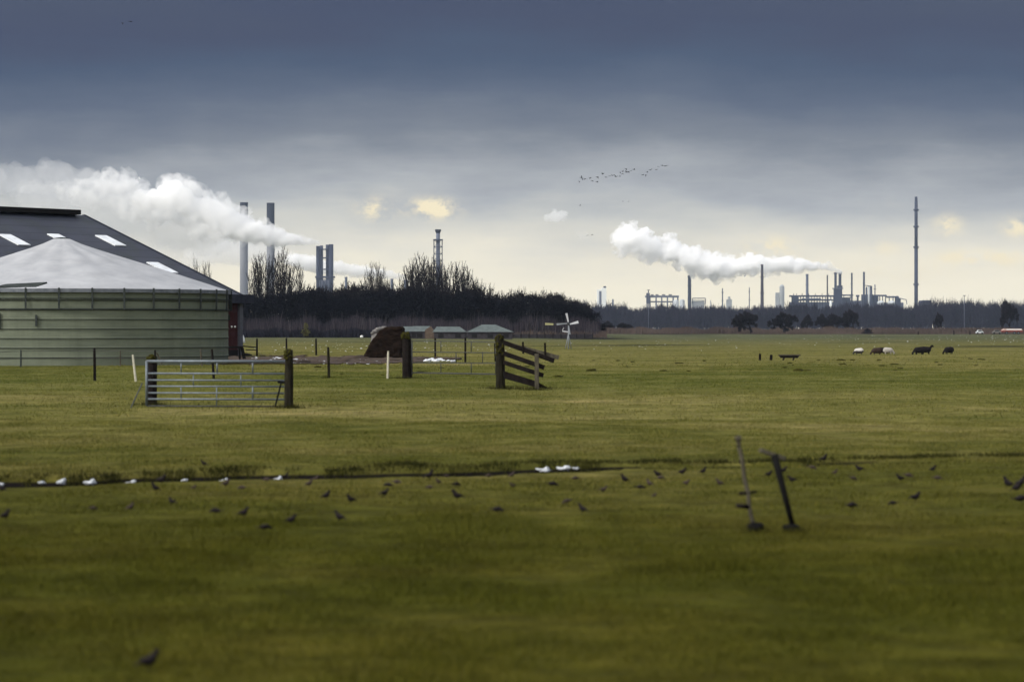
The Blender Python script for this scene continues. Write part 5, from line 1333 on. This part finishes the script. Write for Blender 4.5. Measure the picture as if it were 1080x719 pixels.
Yr = 5000
def ip(px, py, dy=0.0): return at(px, py, Yr + dy)
def block(t, name, x0, x1, y0, y1, m, dep=25, dy=0):
    a_, b_ = ip(x0, y0, dy), ip(x1, y1, dy); z0 = max(0, b_.z); mb = MB(); mb.box(((a_.x + b_.x) / 2, Yr + dy + dep / 2, (a_.z + z0) / 2), (abs(b_.x - a_.x), dep, a_.z - z0)); return mb.build(name, m, t)
def pipe(t, name, pts, w, m, dy=0):
    mb = MB()
    for a_, b_ in zip(pts, pts[1:]): mb.tube(ip(*a_, dy), ip(*b_, dy), w * mpp(Yr) / 2, n=8)
    return mb.build(name, m, t, smooth=True)
# white silo building
t = thing('silo_tower', Vector((ip(634.5, 0).x, Yr, 0)), 'small white twin-block tower alone on the horizon right of the dark wood', 'tower')
block(t, 'tall_block', 634.5, 639.6, 303.5, 335, M['plantwhite']); block(t, 'low_block', 630, 634.3, 305.2, 335, M['plantwhite'], dy=2)
block(t, 'shaft_slot', 632.0, 634.0, 307, 321, M['plantmid'], 1.5, .2); block(t, 'roof_house', 636.8, 639.2, 301.8, 303.4, M['plant'])
chimney(646.4, 315.5, 3.4, 5200, M['plantmid'], 'stubby grey stack just right of the white twin-block tower', 'stub_stack', .5, collar=False)
# pipe platform
t = thing('pipe_platform', Vector((ip(700, 0).x, Yr, 0)), 'grey platform on many columns with a small head tower, right of white tower', 'plant structure')
block(t, 'deck', 681, 716, 311.6, 313.6, M['plantmid']); block(t, 'lower_deck', 683, 716, 317.5, 318.8, M['plantmid'], 20, 3)
for px in (682.5, 685.5, 692, 698, 704, 710, 715): block(t, 'column', px - .7, px + .7, 313, 335, M['plantmid'], 4, -1)
block(t, 'head_tower', 681.8, 685.4, 309, 320, M['plant'], 8, -6); pipe(t, 'spike', [(683.7, 309), (683.7, 306)], .9, M['plant'])
for px in (688, 693, 700, 707): block(t, 'duct', px - 1.5, px + 1.5, 310.4, 311.4, M['plant'], 8, 2)
t = thing('tank_group', Vector((ip(722, 0).x, Yr, 0)), 'pale rounded tanks low beside the pipe platform', 'tank')
for px, py, w in ((712.5, 316, 6), (719, 315.5, 5.5)):
    a_ = ip(px, py); mb = MB(); mb.lathe([(w * mpp(Yr) / 2, 0), (w * mpp(Yr) / 2, a_.z - 3), (w * mpp(Yr) / 3, a_.z - .8), (.4, a_.z)], Vector((a_.x, Yr - 12, 0)), 20); mb.build('tank', M['plantpale'], t, smooth=True)
chimney(727.2, 290.5, 3.9, Yr, M['plant'], 'sturdy dark blue-grey chimney left of the low pale frame', taper=.9, top=M['plant'])
t = thing('process_rack', Vector((ip(738, 0).x, Yr, 0)), 'low pale process frame immediately right of the sturdy chimney', 'plant structure')
pipe(t, 'top_pipe', [(730.5, 320), (730.5, 314.5), (744, 314.5), (744, 321)], .9, M['plantmid']); block(t, 'cabin', 730, 743, 317.3, 335, M['plantpale'], 20, 4); pipe(t, 'mid_pipe', [(731, 316.5), (744, 316.8)], .6, M['plantmid'], -1)
chimney(749.5, 316.5, 2.4, Yr, M['plantpale'], 'short pale vent right of the low process frame', 'vent_stack', .4, collar=False)
def mast(px, pyt, w, Y, label, m=None, wide=False):
    p = Vector(((px - CX) / FP * Y, Y, 0)); zt_ = at(0, pyt, Y).z; r = w * mpp(Y) / 2
    t = thing('mast', p, label, 'mast'); mb = MB(); mb.tube(p, p + Vector((0, 0, zt_)), r, r * .7, n=8); mb.build('pole', m or M['plantmid'], t, smooth=True)
    for q_ in (.45, .7, .9):
        mb = MB(); mb.box(p + Vector((0, 0, zt_ * q_)), (r * 3.2, r * 3.2, max(.8, r * .7))); mb.build('platform', m or M['plantmid'], t)
    return t
mast(762, 304, 1.6, Yr, 'thin grey mast left of the thinnest one, between the two big chimneys'); mast(790.3, 303, 1.3, Yr, 'thinnest grey mast just left of the tallest dark chimney')
t = thing('plant_tower', Vector((ip(769, 0).x, Yr, 0)), 'low pale hopper between the two thin masts', 'plant structure')
block(t, 'hopper', 767, 772, 315.5, 335, M['plantpale']); block(t, 'hopper_head', 768.3, 770.2, 312.8, 315.3, M['plantpale'], 10, 2)
chimney(803.8, 278.8, 4.2, 4600, M['chim'], 'tallest dark brown chimney standing in front of the steam', taper=.62, top=M['chim'])
t = thing('silo_tower', Vector((ip(823, 0).x, Yr, 0)), 'pale blue-white rounded tower with a lower block, right of the tallest dark chimney', 'tower')
a_ = ip(824.7, 300); rr = 2.6 * mpp(Yr); mb = MB(); mb.lathe([(rr, 0), (rr, a_.z - 4), (rr * .7, a_.z - 1.5), (rr * .2, a_.z)], Vector((a_.x, Yr, 0)), 18); mb.build('drum', M['plantpale'], t, smooth=True)
block(t, 'low_block', 818.2, 822.0, 308.5, 335, M['plantpale'], 10); block(t, 'gap_frame', 822.2, 823.2, 311, 335, M['plant'], 6)
chimney(851.3, 289, 3.2, 5150, M['plantmid'], 'pale grey chimney dissolving into the steam left of the thin brown one', taper=.85)
chimney(872.6, 290, 1.6, Yr, M['chim'], 'thin brown chimney left of the thick steaming pair', taper=.9, collar=False)
# steaming pair
GS = 'refinery chimneys'
t = thing('steaming_chimneys', Vector((ip(883.5, 0).x, Yr, 0)), 'thick joined pair of dark chimneys that give off the right steam', 'chimney')
for px, w in ((881.2, 2.6), (885.9, 3.0)):
    a_ = ip(px, 287.3); r = w * mpp(Yr) / 2; mb = MB(); mb.lathe([(r * 1.2, 0), (r, a_.z - 3), (r * 1.35, a_.z - 2.8), (r * 1.35, a_.z)], Vector((a_.x, Yr, 0)), 16); mb.build('flue', M['plant'], t, smooth=False)
block(t, 'lower_house', 880, 888.3, 304, 335, M['plant'], 14, -3); block(t, 'upper_house', 883.4, 888.6, 301, 303.8, M['plant'], 10, -2); block(t, 'platform', 879, 889.4, 303.6, 304.6, M['plantmid'], 18, -5); 
chimney(898.4, 287.8, 1.9, Yr, M['plant'], 'slim dark chimney right of the steaming pair', taper=.9); chimney(911.2, 286.8, 2.4, Yr, M['plant'], 'slim dark chimney at the left of the refinery columns', taper=.85)
mast(922.8, 300, 1.5, Yr, 'short dark spike with platform at the right of the refinery columns', M['plant'])
t = thing('refinery_columns', Vector((ip(916, 0).x, Yr, 0)), 'cluster of dark and pale process columns right of the slim chimney', 'refinery unit')
for px, py, w, m in ((913.6, 302.5, 1.8, 'plant'), (916, 301.5, 2.0, 'plantpale'), (918.4, 301.8, 2.4, 'plant')):
    a_ = ip(px, py); r = w * mpp(Yr) / 2; mb = MB(); mb.lathe([(r, 0), (r, a_.z - 1), (r * .4, a_.z)], Vector((a_.x, Yr - 4, 0)), 14); mb.build('column', M[m], t, smooth=True)
pipe(t, 'bridge_pipe', [(912, 301), (919.5, 301.8)], .8, M['plant'], -6); block(t, 'base_block', 909.5, 921, 310.5, 335, M['plant'], 16, 4); pipe(t, 'down_pipe', [(919.5, 301.8), (920, 318)], .6, M['plant'], -6)
# long pipe bridge refinery left
t = thing('pipe_bridge', Vector((ip(858, 0).x, Yr, 0)), 'long dark pipe bridge with end block left of the steaming pair', 'refinery unit')
block(t, 'end_block', 835.5, 842.5, 311.5, 335, M['plant'], 14, -6); block(t, 'deck', 833, 880, 311.3, 313.0, M['plant'], 14, 0); block(t, 'lower_deck', 843, 880, 315.5, 317.2, M['plant'], 14, 2)
block(t, 'mid_slab', 846, 866, 314.5, 316, M['plantmid'], 12, -8)
for k_ in range(13):
    px = 844.5 + k_ * 2.9; block(t, 'column', px - .35, px + .35, 312, 335, M['plant'], 3, -1)
for px in (837, 840, 846, 853, 860, 867, 874): pipe(t, 'vent', [(px, 311.5), (px, 309.3)], .6, M['plant'])
block(t, 'base', 833, 880, 318.5, 335, M['plantmid'], 14, 5)
t = thing('white_tank', Vector((ip(876, 0).x, Yr - 30, 0)), 'small bright white tank under the pipe bridge by the steaming pair', 'tank')
a_ = ip(876.2, 317, -30); mb = MB(); mb.lathe([(2.2, 0), (2.2, a_.z - 1), (1.0, a_.z)], Vector((a_.x, Yr - 30, 0)), 14); mb.build('shell', M['plantwhite'], t, smooth=True)
t = thing('refinery_block', Vector((ip(898, 0).x, Yr, 0)), 'low dark refinery block between the steaming pair and the refinery columns', 'refinery unit')
block(t, 'deck', 888.6, 900, 310.5, 312, M['plant'], 12); block(t, 'body', 889, 897, 313.5, 335, M['plant'], 14, 3)
block(t, 'hopper', 903.2, 906.4, 311, 313, M['plant'], 8); block(t, 'hopper_leg', 904, 905.6, 313.05, 335, M['plant'], 5); block(t, 'low_wall', 897.2, 910, 317, 335, M['plantmid'], 10, 6)
pipe(t, 'arched_pipe', [(889, 314), (891, 311.2), (896, 311.2), (898, 315)], .7, M['plantmid'], -5)
t = thing('refinery_block', Vector((ip(938, 0).x, Yr, 0)), 'stepped refinery block with pale tanks at the right end of the refinery', 'refinery unit')
block(t, 'upper_deck', 922, 935.5, 310.8, 312.5, M['plant'], 12); block(t, 'tower_block', 921.5, 926.5, 312.6, 335, M['plant'], 12, 2); block(t, 'step_deck', 935.6, 948, 312.3, 314, M['plant'], 12)
for px in (928, 931, 934, 938, 942, 946): block(t, 'column', px - .4, px + .4, 312, 335, M['plant'], 3, -1)
block(t, 'base', 926, 953, 319, 335, M['plantmid'], 12, 5); pipe(t, 'end_pipe', [(947, 314), (952, 315.2), (956, 316), (956.5, 321)], .8, M['plantmid']); block(t, 'end_block', 944.5, 950, 314.1, 335, M['plant'], 10, 3)
for px in (929, 940):
    a_ = ip(px, 316.5, -12); mb = MB(); mb.ball(Vector((a_.x, a_.y, a_.z - 5)), 5.2, 14, 10, (1.3, 1, .8)); mb.build('tank', M['plantpale'], t, smooth=True)
# tall radio mast
t = thing('tall_mast', Vector((at(966.2, 0, 4400).x, 4400, 0)), 'very tall slim dark mast standing alone right of the refinery', 'mast')
p = Vector((at(966.2, 0, 4400).x, 4400, 0)); zt_ = at(0, 212, 4400).z
mb = MB(); mb.tube(p, p + Vector((0, 0, zt_ * .64)), 2.9, 2.8, n=12); mb.build('lower_shaft', M['plant'], t, smooth=True)
mb = MB(); mb.tube(p + Vector((0, 0, zt_ * .642)), p + Vector((0, 0, zt_)), 2.6, 2.5, n=12); mb.build('upper_shaft', M['plant'], t, smooth=True)
mb = MB(); mb.tube(p + Vector((0, 0, zt_)), p + Vector((0, 0, at(0, 207.5, 4400).z)), 2.2, 2.0, n=8); mb.build('aerial', M['plant'], t)
for q_ in (.35, .64, .80, .93):
    mb = MB(); mb.lathe([(2.4, zt_ * q_ - 1.4), (4.3, zt_ * q_ - 1.2), (4.3, zt_ * q_ + 1.2), (2.4, zt_ * q_ + 1.4)], p, 14); mb.build('platform', M['plant'], t)
# chapel-like faint building behind wood
t = thing('low_hall', Vector((at(975.5, 0, 3000).x, 3000, 0)), 'faint low hall roof above the far wood right of the tall mast', 'hall')
def hq(px, py): return at(px, py, 3000)
mb = MB(); mb.box((hq(977, 0).x, 3010, hq(0, 320).z / 2), (11 * mpp(3000), 20, hq(0, 320).z)); mb.build('wall', M['plantmid'], t)
mb = MB(); mb.prism([hq(971, 320), hq(983, 320), hq(982, 316.5), hq(972, 316.8)], (0, 20, 0)); mb.build('roof', M['plant'], t)

# ------------------------------------------------------------------ steam
def plume(name, pts, Y, dens, label, seed, voxel_px=1.6, jitter=.35, depthk=1.0, disp=(10, 6, 3, 2.2), aniso=0.0, core=None):
    r = random.Random(seed); mb = MB(); k_ = mpp(Y)
    for (a_, b_) in zip(pts, pts[1:]):
        dist = math.hypot(b_[0] - a_[0], b_[1] - a_[1]); n = max(1, int(dist / (0.45 * min(a_[2], b_[2]) + 1)))
        for i in range(n):
            t = i / n; px = a_[0] + (b_[0] - a_[0]) * t; py = a_[1] + (b_[1] - a_[1]) * t; rp_ = a_[2] + (b_[2] - a_[2]) * t
            mb.ball(at(px, py, Y + r.uniform(-.3, .3) * rp_ * k_ * depthk), rp_ * .8 * k_, 12, 8)
            for j in range(4):
                an = r.uniform(0, 2 * PI); rr = rp_ * r.uniform(.22, .6)
                mb.ball(at(px + math.cos(an) * rp_ * (.95 - rr / rp_ * .7), py - math.sin(an) * rp_ * (.95 - rr / rp_ * .7), Y + r.uniform(-.8, .8) * rp_ * k_ * depthk), rr * k_, 10, 7)
    me = mb.mesh(name); me2 = subdiv_remesh(me, voxel_px * k_, ((disp[0] * k_, disp[1] * k_), (disp[2] * k_, disp[3] * k_)))
    me2.materials.clear(); vm = volume_mat(name + '_vapour', (1, 1, 1), dens, aniso)
    if core:
        try: vm.cycles.homogeneous_volume = False
        except Exception: pass
        nt_ = vm.node_tree; pv = [n for n in nt_.nodes if n.type == 'PRINCIPLED_VOLUME'][0]
        tcv = nt_.nodes.new('ShaderNodeTexCoord'); nv = nt_.nodes.new('ShaderNodeTexNoise'); nv.inputs['Scale'].default_value = 1 / (11.0 * k_); nv.inputs['Detail'].default_value = 4; nv.inputs['Roughness'].default_value = .6
        nt_.links.new(tcv.outputs['Object'], nv.inputs['Vector'])
        mv = nt_.nodes.new('ShaderNodeMapRange'); mv.inputs['From Min'].default_value = .40; mv.inputs['From Max'].default_value = .62; mv.inputs['To Min'].default_value = dens * .06; mv.inputs['To Max'].default_value = dens * 2.2
        nt_.links.new(nv.outputs['Fac'], mv.inputs['Value']); nt_.links.new(mv.outputs[0], pv.inputs['Density'])
    me2.materials.append(vm)
    c = at(pts[0][0], pts[0][1], Y)
    co = np.empty(len(me2.vertices) * 3, np.float32); me2.vertices.foreach_get('co', co); co = co.reshape(-1, 3) - np.array(c, np.float32); me2.vertices.foreach_set('co', co.ravel()); me2.update()
    o = bpy.data.objects.new(name, me2); COL.objects.link(o); o.location = c
    tag(o, label, 'steam plume')
    if core:      # the young, thick stretch of the plume near its source
        c2 = plume('dense_core', core[0], Y, core[1], 'x', seed + 50, voxel_px, jitter, depthk, (9, 8, 3.5, 4)); c2.parent = o; c2.location = c2.location - o.location
        del c2['label'], c2['category']
    return o
plume('steam_plume', [(887, 287, 1.6), (878, 284, 3.2), (866, 281, 5), (852, 279.5, 7), (832, 279, 9), (812, 280, 10), (790, 279, 11.5), (772, 282, 13.5), (752, 281, 16), (735, 277, 15), (720, 270, 14), (708, 264, 13), (704, 255, 11), (700, 264, 11), (684, 262, 15), (672, 255, 20), (664, 251, 20), (654, 250, 14)], 4950, .07,
      'bright white steam plume trailing left from the refinery chimneys', 3, voxel_px=1.1, disp=(11, 15, 4, 7), core=([(887, 287, 1.4), (878, 284, 3), (866, 281, 4.5), (852, 279.5, 6), (832, 279, 7), (812, 280, 8), (790, 279, 8.5), (772, 282, 10), (752, 281, 12), (731, 276, 11), (714, 268, 9), (690, 261, 9), (672, 255, 13), (662, 252, 12)], .11))
plume('steam_plume', [(337, 256.5, 1.8), (326, 254.5, 4), (311, 252, 8), (296, 250, 11), (280, 247, 14), (262, 243, 19), (243, 236, 22), (225, 228, 24), (210, 215, 24), (205, 230, 22), (183, 202, 26), (165, 218, 25), (140, 214, 24), (122, 198, 22), (100, 204, 20), (80, 202, 15), (62, 200, 9)], 3950, .024,
      'big rising white steam plume drifting left across the two tall stacks', 5, voxel_px=1.5, disp=(15, 14, 5, 6), core=([(337, 256.5, 1.8), (326, 254.5, 3.8), (311, 252, 7), (296, 249.5, 9.5), (280, 247, 12), (262, 243, 15), (245, 238, 16), (228, 228, 15), (205, 219, 14), (182, 206, 15), (160, 212, 12), (140, 211, 10)], .11))
plume('steam_plume', [(125, 205, 20), (100, 198, 22), (80, 194, 22), (58, 184, 20), (40, 190, 19), (20, 190, 18), (-10, 186, 18), (-45, 186, 22)], 3960, .010, 'thin pale steam veil above the barn ridge at the left edge', 6, disp=(14, 9, 5, 3))
plume('steam_plume', [(236, 258, 12), (218, 258, 13), (205, 250, 20), (185, 244, 24), (160, 238, 24), (130, 230, 22), (100, 224, 20), (60, 212, 20), (20, 206, 18)], 4000, .012, 'soft grey steam veil hanging below the big plume above the barn roof', 16, disp=(14, 9, 5, 3))
plume('steam_plume', [(428, 293, 2.4), (416, 291, 4.2), (402, 288.5, 5.6), (386, 286.5, 6.8), (370, 284.5, 8), (352, 282.5, 9), (334, 281.5, 10), (318, 276.5, 9.5), (304, 272, 7)], 4200, .12,
      'lower white steam plume running left behind the flue bundle', 7, voxel_px=1.0, disp=(6, 5, 3, 3))
plume('steam_plume', [(306, 274, 9), (290, 268, 12), (272, 266, 15), (250, 266, 16), (230, 267, 15), (212, 270, 13), (196, 270, 9)], 4210, .022, 'soft dissolving steam behind the two tall stacks', 8, disp=(10, 7, 4, 3))
plume('steam_puff', [(577, 230, 5), (585, 228, 7.5), (593, 228, 6.5), (598, 230, 4)], 4900, .05, 'small detached white steam puff floating between the two plumes', 9, voxel_px=1.0, disp=(6, 4, 3, 2))
plume('steam_puff', [(610, 248, 4), (616, 247, 5), (620, 247, 3)], 4900, .008, 'barely visible steam wisp below the detached puff', 10, voxel_px=1.0, disp=(6, 4, 3, 2))

# ------------------------------------------------------------------ haze
mb = MB(); mb.box((0, 4200, 129), (15400, 9800, 262))
hz = mb.build('haze', volume_mat('haze_air', (0.62, 0.75, 1.0), 3.2e-5), None, (0, 4200, 0))
tag(hz, 'pale blue-grey haze in the air over the whole polder', 'haze', kind='stuff')
for key, pr in protos.items():
    if key not in first_used:
        for ch in list(pr.children): bpy.data.objects.remove(ch)
        bpy.data.objects.remove(pr)
